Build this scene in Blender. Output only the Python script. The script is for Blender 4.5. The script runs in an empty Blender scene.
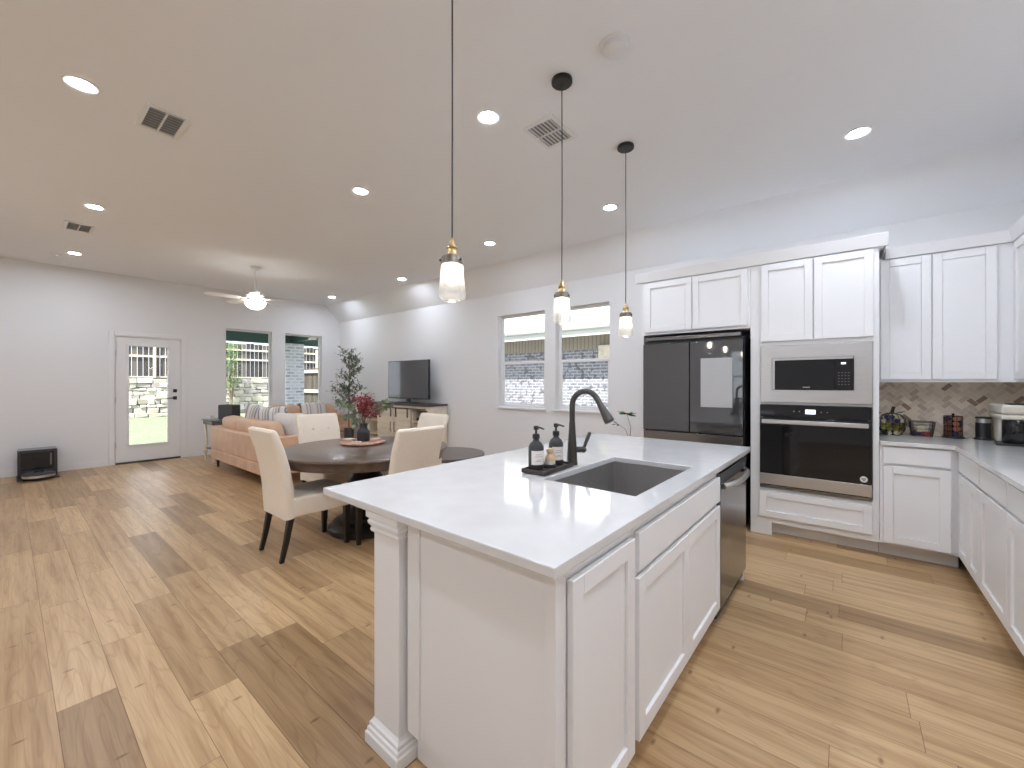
import bpy, bmesh, math, random
from mathutils import Vector, Matrix, Euler
R = math.radians
PI = math.pi
sc = bpy.context.scene
COL = sc.collection

# ------------------------------------------------------------------ camera
CAM_H = 1.37
cd = bpy.data.cameras.new('camera')
cam = bpy.data.objects.new('camera', cd)
COL.objects.link(cam)
cam.location = (0, 0, CAM_H)
cam.rotation_euler = (R(90), 0, R(39.1))
cd.sensor_width = 36.0
cd.lens = 411.0 / 1024 * 36
cd.shift_y = -1.6 / 1024
cd.clip_start = 0.02
cd.clip_end = 300
sc.camera = cam

# ------------------------------------------------------------------ world, sun, exposure
wd = bpy.data.worlds.new('sky')
sc.world = wd
wd.use_nodes = True
bg = wd.node_tree.nodes['Background']
bg.inputs['Color'].default_value = (0.88, 0.95, 1.05, 1)
bg.inputs['Strength'].default_value = 1.3
sd = bpy.data.lights.new('sun', 'SUN')
sd.energy = 10.0
sd.angle = R(1.0)
sd.color = (1.0, 0.96, 0.9)
sun = bpy.data.objects.new('sun', sd)
COL.objects.link(sun)
sun.rotation_euler = Vector((-0.22, 0.42, -0.88)).to_track_quat('-Z', 'Y').to_euler()
vs = sc.view_settings
vs.view_transform = 'Standard'
vs.look = 'None'
vs.gamma = 1.0
vs.use_curve_mapping = False
vs.exposure = 0.83
sc.cycles.max_bounces = 10
sc.cycles.diffuse_bounces = 6
sc.cycles.transparent_max_bounces = 12
sc.cycles.sample_clamp_indirect = 6.0
sc.cycles.caustics_reflective = False
sc.cycles.caustics_refractive = False
LAMP = 205.0          # strength of the recessed lamps' diffusers

# ------------------------------------------------------------------ materials
def newmat(name):
    m = bpy.data.materials.new(name)
    m.use_nodes = True
    nt = m.node_tree
    return m, nt, nt.nodes['Principled BSDF']

def mat(name, col, rough=0.5, metal=0.0, spec=0.5, noise=0.0, nscale=20.0, bump=0.0, bscale=60.0, stretch=(1, 1, 1), coat=0.0):
    m, nt, b = newmat(name)
    b.inputs['Base Color'].default_value = (*col, 1)
    b.inputs['Roughness'].default_value = rough
    b.inputs['Metallic'].default_value = metal
    b.inputs['Specular IOR Level'].default_value = spec
    b.inputs['Coat Weight'].default_value = coat
    if noise or bump:
        tc = nt.nodes.new('ShaderNodeTexCoord')
        mp = nt.nodes.new('ShaderNodeMapping')
        mp.inputs['Scale'].default_value = stretch
        nt.links.new(tc.outputs['Object'], mp.inputs['Vector'])
    if noise:
        n = nt.nodes.new('ShaderNodeTexNoise')
        n.inputs['Scale'].default_value = nscale
        n.inputs['Detail'].default_value = 5
        nt.links.new(mp.outputs['Vector'], n.inputs['Vector'])
        r = nt.nodes.new('ShaderNodeValToRGB')
        r.color_ramp.elements[0].position = 0.3
        r.color_ramp.elements[1].position = 0.7
        r.color_ramp.elements[0].color = (*[max(0, c * (1 - noise)) for c in col], 1)
        r.color_ramp.elements[1].color = (*[min(1, c * (1 + noise)) for c in col], 1)
        nt.links.new(n.outputs['Fac'], r.inputs['Fac'])
        nt.links.new(r.outputs['Color'], b.inputs['Base Color'])
    if bump:
        n2 = nt.nodes.new('ShaderNodeTexNoise')
        n2.inputs['Scale'].default_value = bscale
        n2.inputs['Detail'].default_value = 3
        nt.links.new(mp.outputs['Vector'], n2.inputs['Vector'])
        bp = nt.nodes.new('ShaderNodeBump')
        bp.inputs['Strength'].default_value = bump
        bp.inputs['Distance'].default_value = 0.004
        nt.links.new(n2.outputs['Fac'], bp.inputs['Height'])
        nt.links.new(bp.outputs['Normal'], b.inputs['Normal'])
    return m

def emit(name, col, s):
    m, nt, b = newmat(name)
    b.inputs['Base Color'].default_value = (*col, 1)
    b.inputs['Emission Color'].default_value = (*col, 1)
    b.inputs['Emission Strength'].default_value = s
    return m

def glassy(name, tint=(1, 1, 1), refl=1.0, body=0.0, bodycol=(1, 1, 1)):
    """thin clear pane: transparent, fresnel gloss, a little milky body"""
    m = bpy.data.materials.new(name)
    m.use_nodes = True
    nt = m.node_tree
    nt.nodes.clear()
    out = nt.nodes.new('ShaderNodeOutputMaterial')
    tr = nt.nodes.new('ShaderNodeBsdfTransparent')
    tr.inputs['Color'].default_value = (*tint, 1)
    gl = nt.nodes.new('ShaderNodeBsdfGlossy')
    gl.inputs['Roughness'].default_value = 0.03
    lw = nt.nodes.new('ShaderNodeFresnel')
    lw.inputs['IOR'].default_value = 1.45
    mul = nt.nodes.new('ShaderNodeMath')
    mul.operation = 'MULTIPLY'
    mul.inputs[1].default_value = refl
    nt.links.new(lw.outputs[0], mul.inputs[0])
    src = tr.outputs[0]
    if body:
        df = nt.nodes.new('ShaderNodeBsdfTranslucent')
        df.inputs['Color'].default_value = (*bodycol, 1)
        mx0 = nt.nodes.new('ShaderNodeMixShader')
        mx0.inputs[0].default_value = body
        nt.links.new(tr.outputs[0], mx0.inputs[1])
        nt.links.new(df.outputs[0], mx0.inputs[2])
        src = mx0.outputs[0]
    mx = nt.nodes.new('ShaderNodeMixShader')
    nt.links.new(mul.outputs[0], mx.inputs[0])
    nt.links.new(src, mx.inputs[1])
    nt.links.new(gl.outputs[0], mx.inputs[2])
    nt.links.new(mx.outputs[0], out.inputs['Surface'])
    return m

def mnode(nt, op, a=None, b=None, c=None):
    n = nt.nodes.new('ShaderNodeMath')
    n.operation = op
    for i, v in enumerate((a, b, c)):
        if v is None: continue
        if isinstance(v, (int, float)): n.inputs[i].default_value = v
        else: nt.links.new(v, n.inputs[i])
    return n.outputs[0]

def floor_material():
    m, nt, b = newmat('oak_vinyl_plank')
    L = nt.links.new
    tc = nt.nodes.new('ShaderNodeTexCoord')
    sp = nt.nodes.new('ShaderNodeSeparateXYZ')
    L(tc.outputs['Object'], sp.inputs[0])
    W, LEN = 0.183, 1.22
    yr = mnode(nt, 'DIVIDE', mnode(nt, 'ADD', sp.outputs['Y'], 0.052), W)
    row = mnode(nt, 'FLOOR', yr)
    wn = nt.nodes.new('ShaderNodeTexWhiteNoise')
    wn.noise_dimensions = '1D'
    L(row, wn.inputs['W'])
    xr = mnode(nt, 'ADD', mnode(nt, 'DIVIDE', sp.outputs['X'], LEN), mnode(nt, 'MULTIPLY', wn.outputs['Value'], 7.3))
    colm = mnode(nt, 'FLOOR', xr)
    cid = nt.nodes.new('ShaderNodeCombineXYZ')
    L(row, cid.inputs[0]); L(colm, cid.inputs[1])
    wn2 = nt.nodes.new('ShaderNodeTexWhiteNoise')
    wn2.noise_dimensions = '3D'
    L(cid.outputs[0], wn2.inputs['Vector'])
    pr = wn2.outputs['Value']
    # grain coordinates, shifted per plank
    gv = nt.nodes.new('ShaderNodeCombineXYZ')
    L(mnode(nt, 'ADD', mnode(nt, 'MULTIPLY', sp.outputs['X'], 0.42), mnode(nt, 'MULTIPLY', pr, 40.0)), gv.inputs[0])
    L(mnode(nt, 'ADD', mnode(nt, 'MULTIPLY', sp.outputs['Y'], 3.4), mnode(nt, 'MULTIPLY', pr, 17.0)), gv.inputs[1])
    n1 = nt.nodes.new('ShaderNodeTexNoise')
    n1.inputs['Scale'].default_value = 2.1; n1.inputs['Detail'].default_value = 2.0; n1.inputs['Distortion'].default_value = 0.15
    L(gv.outputs[0], n1.inputs['Vector'])
    rings = mnode(nt, 'FRACT', mnode(nt, 'MULTIPLY', n1.outputs['Fac'], 11.0))
    ringd = mnode(nt, 'ABSOLUTE', mnode(nt, 'SUBTRACT', rings, 0.5))
    rr = nt.nodes.new('ShaderNodeMapRange')
    rr.inputs['From Min'].default_value = 0.36; rr.inputs['From Max'].default_value = 0.5
    L(ringd, rr.inputs['Value'])
    # fine pores
    fv = nt.nodes.new('ShaderNodeCombineXYZ')
    L(mnode(nt, 'ADD', mnode(nt, 'MULTIPLY', sp.outputs['X'], 3.0), mnode(nt, 'MULTIPLY', pr, 31.0)), fv.inputs[0])
    L(mnode(nt, 'MULTIPLY', sp.outputs['Y'], 95.0), fv.inputs[1])
    n2 = nt.nodes.new('ShaderNodeTexNoise')
    n2.inputs['Scale'].default_value = 1.6; n2.inputs['Detail'].default_value = 4
    L(fv.outputs[0], n2.inputs['Vector'])
    # streaks
    sv = nt.nodes.new('ShaderNodeCombineXYZ')
    L(mnode(nt, 'ADD', mnode(nt, 'MULTIPLY', sp.outputs['X'], 0.8), mnode(nt, 'MULTIPLY', pr, 23.0)), sv.inputs[0])
    L(mnode(nt, 'MULTIPLY', sp.outputs['Y'], 16.0), sv.inputs[1])
    n3 = nt.nodes.new('ShaderNodeTexNoise')
    n3.inputs['Scale'].default_value = 1.3; n3.inputs['Detail'].default_value = 3
    L(sv.outputs[0], n3.inputs['Vector'])
    # knots: small dark dashes across the grain
    kv = nt.nodes.new('ShaderNodeCombineXYZ')
    L(mnode(nt, 'ADD', mnode(nt, 'MULTIPLY', sp.outputs['X'], 9.0), mnode(nt, 'MULTIPLY', pr, 11.0)), kv.inputs[0])
    L(mnode(nt, 'MULTIPLY', sp.outputs['Y'], 4.0), kv.inputs[1])
    vo = nt.nodes.new('ShaderNodeTexVoronoi')
    vo.inputs['Scale'].default_value = 1.0
    vo.voronoi_dimensions = '2D'
    L(kv.outputs[0], vo.inputs['Vector'])
    kr = nt.nodes.new('ShaderNodeMapRange')
    kr.inputs['From Min'].default_value = 0.03; kr.inputs['From Max'].default_value = 0.10
    kr.inputs['To Min'].default_value = 1.0; kr.inputs['To Max'].default_value = 0.0
    L(vo.outputs['Distance'], kr.inputs['Value'])
    ks = nt.nodes.new('ShaderNodeSeparateXYZ'); L(vo.outputs['Color'], ks.inputs[0])
    kn = mnode(nt, 'MULTIPLY', kr.outputs[0], mnode(nt, 'LESS_THAN', ks.outputs[0], 0.16))
    # plank colour
    ramp = nt.nodes.new('ShaderNodeValToRGB')
    e = ramp.color_ramp
    e.elements[0].position = 0.0; e.elements[0].color = (0.36, 0.228, 0.112, 1)
    e.elements[1].position = 1.0; e.elements[1].color = (0.640, 0.440, 0.240, 1)
    for p, c in ((0.2, (0.440, 0.287, 0.146, 1)), (0.4, (0.535, 0.355, 0.185, 1)), (0.7, (0.610, 0.418, 0.226, 1))):
        k = e.elements.new(p); k.color = c
    L(pr, ramp.inputs['Fac'])
    def mixmul(colsock, fac, dark):
        mx = nt.nodes.new('ShaderNodeMix'); mx.data_type = 'RGBA'; mx.blend_type = 'MULTIPLY'
        L(fac, mx.inputs[0]); L(colsock, mx.inputs[6]); mx.inputs[7].default_value = (*dark, 1)
        return mx.outputs[2]
    s3 = nt.nodes.new('ShaderNodeMapRange')
    s3.inputs['From Min'].default_value = 0.42; s3.inputs['From Max'].default_value = 0.72
    L(n3.outputs['Fac'], s3.inputs['Value'])
    c = mixmul(ramp.outputs['Color'], mnode(nt, 'MULTIPLY', s3.outputs[0], 0.9), (0.66, 0.58, 0.5))
    c = mixmul(c, mnode(nt, 'MULTIPLY', rr.outputs[0], 0.30), (0.55, 0.45, 0.36))
    c = mixmul(c, mnode(nt, 'MULTIPLY', mnode(nt, 'SUBTRACT', n2.outputs['Fac'], 0.33), 0.85), (0.55, 0.5, 0.42))
    c = mixmul(c, mnode(nt, 'MULTIPLY', kn, 0.7), (0.36, 0.25, 0.18))
    # seams
    fy = mnode(nt, 'FRACT', yr); fx = mnode(nt, 'FRACT', xr)
    dy = mnode(nt, 'MULTIPLY', mnode(nt, 'MINIMUM', fy, mnode(nt, 'SUBTRACT', 1.0, fy)), W)
    dx = mnode(nt, 'MULTIPLY', mnode(nt, 'MINIMUM', fx, mnode(nt, 'SUBTRACT', 1.0, fx)), LEN)
    seam = mnode(nt, 'LESS_THAN', mnode(nt, 'MINIMUM', dx, dy), 0.0013)
    c = mixmul(c, mnode(nt, 'MULTIPLY', seam, 0.8), (0.32, 0.24, 0.17))
    L(c, b.inputs['Base Color'])
    b.inputs['Roughness'].default_value = 0.34
    b.inputs['Specular IOR Level'].default_value = 0.42
    bp = nt.nodes.new('ShaderNodeBump')
    bp.inputs['Strength'].default_value = 0.12; bp.inputs['Distance'].default_value = 0.002
    L(mnode(nt, 'SUBTRACT', n2.outputs['Fac'], seam), bp.inputs['Height'])
    L(bp.outputs['Normal'], b.inputs['Normal'])
    return m

def wood(name, dark, light, rough=0.4, axis=0, scale=3.0):
    m, nt, b = newmat(name)
    L = nt.links.new
    tc = nt.nodes.new('ShaderNodeTexCoord')
    mp = nt.nodes.new('ShaderNodeMapping')
    s = [scale * 6] * 3; s[axis] = scale * 0.5
    mp.inputs['Scale'].default_value = s
    L(tc.outputs['Object'], mp.inputs['Vector'])
    n = nt.nodes.new('ShaderNodeTexNoise')
    n.inputs['Scale'].default_value = 1.0; n.inputs['Detail'].default_value = 6; n.inputs['Distortion'].default_value = 0.6
    L(mp.outputs['Vector'], n.inputs['Vector'])
    r = nt.nodes.new('ShaderNodeValToRGB')
    r.color_ramp.elements[0].position = 0.32; r.color_ramp.elements[0].color = (*dark, 1)
    r.color_ramp.elements[1].position = 0.68; r.color_ramp.elements[1].color = (*light, 1)
    L(n.outputs['Fac'], r.inputs['Fac'])
    L(r.outputs['Color'], b.inputs['Base Color'])
    b.inputs['Roughness'].default_value = rough
    return m

def stripes(name, stops, scale, axis='X', rough=0.9, coord='Object'):
    m, nt, b = newmat(name)
    L = nt.links.new
    tc = nt.nodes.new('ShaderNodeTexCoord')
    sp = nt.nodes.new('ShaderNodeSeparateXYZ')
    L(tc.outputs[coord], sp.inputs[0])
    f = mnode(nt, 'FRACT', mnode(nt, 'ADD', mnode(nt, 'MULTIPLY', sp.outputs[axis], scale), 50.0))
    r = nt.nodes.new('ShaderNodeValToRGB')
    r.color_ramp.interpolation = 'CONSTANT'
    while len(r.color_ramp.elements) < len(stops): r.color_ramp.elements.new(0.5)
    for el, (p, c) in zip(r.color_ramp.elements, stops):
        el.position = p; el.color = (*c, 1)
    L(f, r.inputs['Fac'])
    L(r.outputs['Color'], b.inputs['Base Color'])
    b.inputs['Roughness'].default_value = rough
    return m

def bricks(name, c1, c2, mortar, w, h, msize, rough=0.9, plane='XZ', speck=0.0):
    m, nt, b = newmat(name)
    L = nt.links.new
    tc = nt.nodes.new('ShaderNodeTexCoord')
    sp = nt.nodes.new('ShaderNodeSeparateXYZ'); L(tc.outputs['Object'], sp.inputs[0])
    cb = nt.nodes.new('ShaderNodeCombineXYZ')
    L(sp.outputs[plane[0]], cb.inputs[0]); L(sp.outputs[plane[1]], cb.inputs[1])
    br = nt.nodes.new('ShaderNodeTexBrick')
    br.inputs['Scale'].default_value = 1.0
    br.inputs['Brick Width'].default_value = w; br.inputs['Row Height'].default_value = h
    br.inputs['Mortar Size'].default_value = msize
    br.inputs['Color1'].default_value = (*c1, 1); br.inputs['Color2'].default_value = (*c2, 1); br.inputs['Mortar'].default_value = (*mortar, 1)
    L(cb.outputs[0], br.inputs['Vector'])
    src = br.outputs['Color']
    if speck:
        n = nt.nodes.new('ShaderNodeTexNoise'); n.inputs['Scale'].default_value = 7.0; n.inputs['Detail'].default_value = 2
        L(cb.outputs[0], n.inputs['Vector'])
        mr = nt.nodes.new('ShaderNodeMapRange'); mr.inputs['From Min'].default_value = 0.56; mr.inputs['From Max'].default_value = 0.60
        L(n.outputs['Fac'], mr.inputs['Value'])
        mx = nt.nodes.new('ShaderNodeMix'); mx.data_type = 'RGBA'; mx.blend_type = 'MIX'
        L(mnode(nt, 'MULTIPLY', mr.outputs[0], speck), mx.inputs[0]); L(src, mx.inputs[6]); mx.inputs[7].default_value = (.06, .063, .07, 1)
        src = mx.outputs[2]
    L(src, b.inputs['Base Color'])
    b.inputs['Roughness'].default_value = rough
    return m

def tinted(name, attr, rough=0.6):
    m, nt, b = newmat(name)
    a = nt.nodes.new('ShaderNodeAttribute')
    a.attribute_name = attr
    nt.links.new(a.outputs['Color'], b.inputs['Base Color'])
    b.inputs['Roughness'].default_value = rough
    return m

M = {}
M['wall'] = mat('wall_paint', (0.785, 0.785, 0.785), 0.75, spec=0.25, bump=0.08, bscale=120)
M['ceil'] = mat('ceiling_paint', (0.872, 0.885, 0.905), 0.85, spec=0.15, bump=0.06, bscale=90)
M['trim'] = mat('white_trim_paint', (0.79, 0.788, 0.785), 0.4, spec=0.4)
M['cab'] = mat('white_cabinet_paint', (0.82, 0.818, 0.815), 0.38, spec=0.4)
M['gap'] = mat('dark_gap', (0.03, 0.03, 0.03), 0.8)
M['duct'] = mat('grey_duct', (0.32, 0.32, 0.32), 0.8)
M['floor'] = floor_material()
M['quartz'] = mat('white_quartz', (0.69, 0.685, 0.675), 0.10, spec=0.5, noise=0.035, nscale=9, coat=0.3)
M['quartz_edge'] = M['quartz']
M['steel'] = mat('brushed_steel', (0.60, 0.59, 0.58), 0.34, metal=1.0, noise=0.06, nscale=4, stretch=(1, 1, 60))
M['sinksteel'] = mat('sink_steel', (0.42, 0.405, 0.39), 0.42, metal=0.85, noise=0.05, nscale=6, stretch=(30, 1, 1))
M['darksteel'] = mat('dark_steel', (0.23, 0.23, 0.235), 0.20, metal=1.0, noise=0.06, nscale=4, stretch=(60, 1, 1))
M['blackglass'] = mat('black_glass', (0.008, 0.008, 0.009), 0.05, spec=0.45)
M['fridgeglass'] = mat('charcoal_glass', (0.045, 0.046, 0.048), 0.03, spec=0.9, coat=1.0)
M['screen'] = emit('idle_screen', (0.40, 0.40, 0.40), 0.07)
M['black'] = mat('black_plastic', (0.018, 0.018, 0.02), 0.4)
M['softblack'] = mat('soft_black', (0.035, 0.035, 0.037), 0.55)
M['bronze'] = mat('dark_bronze', (0.085, 0.078, 0.072), 0.38, metal=0.6)
M['blackmetal'] = mat('black_metal', (0.03, 0.029, 0.028), 0.45, metal=0.5)
M['brass'] = mat('aged_brass', (0.55, 0.40, 0.20), 0.3, metal=1.0)
M['bandmetal'] = mat('bronze_band', (0.20, 0.17, 0.14), 0.4, metal=0.8, noise=0.2, nscale=30)
M['shade'] = glassy('seeded_shade_glass', (0.98, 0.98, 0.97), 0.7, body=0.24, bodycol=(0.95, 0.93, 0.9))
M['pane'] = glassy('window_pane', (0.98, 0.98, 0.98), 0.7)
M['clear'] = glassy('clear_glass', (0.9, 0.96, 0.93), 1.0)
M['greenglass'] = glassy('green_edge_glass', (0.70, 0.82, 0.78), 1.0, body=0.25, bodycol=(0.55, 0.7, 0.65))
M['bulb'] = emit('pendant_bulb', (1.0, 0.92, 0.80), 16)
M['lamp'] = emit('downlight_diffuser', (0.885, 0.965, 1.115), LAMP)
M['bowl'] = emit('fan_light_bowl', (1.0, 0.96, 0.90), 9)
M['display'] = emit('oven_display', (0.85, 0.9, 0.95), 0.9)
M['cream'] = mat('cream_upholstery', (0.82, 0.725, 0.60), 0.85, spec=0.2, noise=0.02, nscale=40, bump=0.25, bscale=400)
M['espresso'] = wood('espresso_wood', (0.009, 0.006, 0.005), (0.018, 0.012, 0.009), 0.42, 2)
M['walnut'] = wood('dark_walnut', (0.085, 0.056, 0.040), (0.155, 0.108, 0.078), 0.28, 0, 2.0)
M['leather'] = mat('tan_leather', (0.66, 0.43, 0.285), 0.38, spec=0.5, noise=0.12, nscale=5, bump=0.15, bscale=150)
M['whitefab'] = mat('off_white_fabric', (0.74, 0.70, 0.66), 0.95, spec=0.1, noise=0.05, nscale=30, bump=0.3, bscale=250)
M['stripe'] = stripes('striped_fabric', [(0, (.74, .72, .69)), (.35, (.30, .31, .33)), (.42, (.74, .72, .69)), (.55, (.46, .44, .40)), (.75, (.74, .72, .69)), (.82, (.32, .32, .34))], 6.0, 'X')
M['stripe2'] = stripes('throw_stripes', [(0, (.74, .70, .66)), (.3, (.50, .40, .33)), (.42, (.74, .70, .66)), (.6, (.36, .36, .38)), (.7, (.70, .66, .62))], 4.5, 'Y')
M['oakpale'] = wood('pale_washed_oak', (0.70, 0.61, 0.48), (0.82, 0.74, 0.61), 0.55, 0, 3.0)
M['charwood'] = wood('charcoal_wood', (0.035, 0.032, 0.03), (0.065, 0.06, 0.055), 0.4, 0, 3.0)
M['greywood'] = wood('grey_brown_wood', (0.085, 0.070, 0.060), (0.15, 0.125, 0.11), 0.3, 0, 2.5)
M['traywood'] = wood('reddish_board', (0.42, 0.22, 0.15), (0.62, 0.38, 0.28), 0.45, 0, 5.0)
M['traydark'] = wood('dark_tray_wood', (0.028, 0.022, 0.019), (0.055, 0.042, 0.036), 0.4, 0, 8.0)
M['bristlewood'] = wood('beech_wood', (0.60, 0.40, 0.22), (0.74, 0.53, 0.32), 0.5, 2, 8.0)
M['bristle'] = mat('pale_bristle', (0.62, 0.64, 0.55), 0.9, noise=0.15, nscale=90)
M['label'] = mat('paper_label', (0.78, 0.72, 0.67), 0.7)
M['ink'] = mat('label_ink', (0.30, 0.26, 0.24), 0.7)
M['tv'] = mat('tv_screen', (0.05, 0.052, 0.056), 0.10, spec=0.7, coat=0.6)
M['leafgrey'] = mat('olive_leaf', (0.10, 0.145, 0.085), 0.6, noise=0.35, nscale=14)
M['leafpale'] = mat('eucalyptus_leaf', (0.24, 0.29, 0.19), 0.6, noise=0.25, nscale=14)
M['leafgreen'] = mat('green_leaf', (0.045, 0.13, 0.04), 0.5, noise=0.3, nscale=14)
M['red'] = mat('dried_red_petal', (0.24, 0.022, 0.03), 0.7, noise=0.5, nscale=25)
M['rust'] = mat('rust_petal', (0.42, 0.13, 0.08), 0.7, noise=0.3, nscale=25)
M['bark'] = mat('bark', (0.22, 0.18, 0.12), 0.8, noise=0.3, nscale=20)
M['pot'] = mat('charcoal_pot', (0.07, 0.072, 0.075), 0.6)
M['vase'] = mat('matte_black_vase', (0.025, 0.025, 0.026), 0.5)
M['soil'] = mat('soil', (0.05, 0.035, 0.025), 0.95, noise=0.3, nscale=60)
M['fan'] = mat('fan_white', (0.82, 0.81, 0.79), 0.35)
M['ivory'] = mat('ivory_plastic', (0.72, 0.68, 0.58), 0.35)
M['copper'] = mat('copper_foil', (0.62, 0.28, 0.16), 0.3, metal=0.8)
M['purplefoil'] = mat('purple_foil', (0.09, 0.08, 0.16), 0.3, metal=0.5)
M['greenfoil'] = mat('olive_gold_foil', (0.40, 0.36, 0.06), 0.3, metal=0.4)
M['creamfoil'] = mat('cream_foil', (0.66, 0.62, 0.46), 0.35, metal=0.2)
M['brownfoil'] = mat('brown_foil', (0.16, 0.08, 0.04), 0.35, metal=0.4)
M['redpack'] = mat('red_packet', (0.42, 0.08, 0.06), 0.5)
M['stem'] = wood('pumpkin_stem', (0.03, 0.018, 0.012), (0.06, 0.035, 0.022), 0.6, 2, 8)
M['tile'] = tinted('tumbled_stone_tile', 'tint', 0.55)
M['grout'] = mat('grout', (0.84, 0.79, 0.72), 0.9)
M['stone'] = tinted('limestone', 'tint', 0.95)
M['mortar'] = mat('stone_mortar', (0.10, 0.09, 0.08), 0.95)
M['fence'] = tinted('weathered_cedar', 'tint', 0.9)
M['rail'] = mat('pale_fence_rail', (0.58, 0.52, 0.43), 0.9, noise=0.15, nscale=6)
M['lawn'] = mat('lawn_grass', (0.125, 0.150, 0.095), 0.95, noise=0.3, nscale=12)
M['patio'] = mat('patio_concrete', (0.66, 0.65, 0.63), 0.9, noise=0.06, nscale=5)
M['greenbeam'] = mat('dark_green_paint', (0.022, 0.075, 0.062), 0.6)
M['soffit'] = mat('green_soffit', (0.16, 0.24, 0.20), 0.7)
M['brickcol'] = bricks('whitewashed_brick', (0.62, 0.64, 0.68), (0.30, 0.33, 0.40), (0.70, 0.72, 0.76), 0.22, 0.085, 0.02, plane='YZ')
M['brickwall'] = bricks('grey_brick', (0.22, 0.23, 0.27), (0.13, 0.135, 0.17), (0.36, 0.37, 0.40), 0.22, 0.078, 0.014, plane='XZ', speck=0.75)
M['roof'] = bricks('pale_shingles', (0.46, 0.455, 0.45), (0.36, 0.36, 0.36), (0.28, 0.28, 0.28), 0.30, 0.14, 0.012, plane='XY')
M['fascia'] = mat('pale_green_fascia', (0.56, 0.59, 0.55), 0.7)
M['siding'] = stripes('tan_board_siding', [(0, (.30, .26, .22)), (.55, (.13, .11, .09)), (.7, (.34, .30, .25))], 9.0, 'X')
M['bush'] = mat('bush_leaf', (0.10, 0.20, 0.05), 0.8, noise=0.4, nscale=10)

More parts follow.
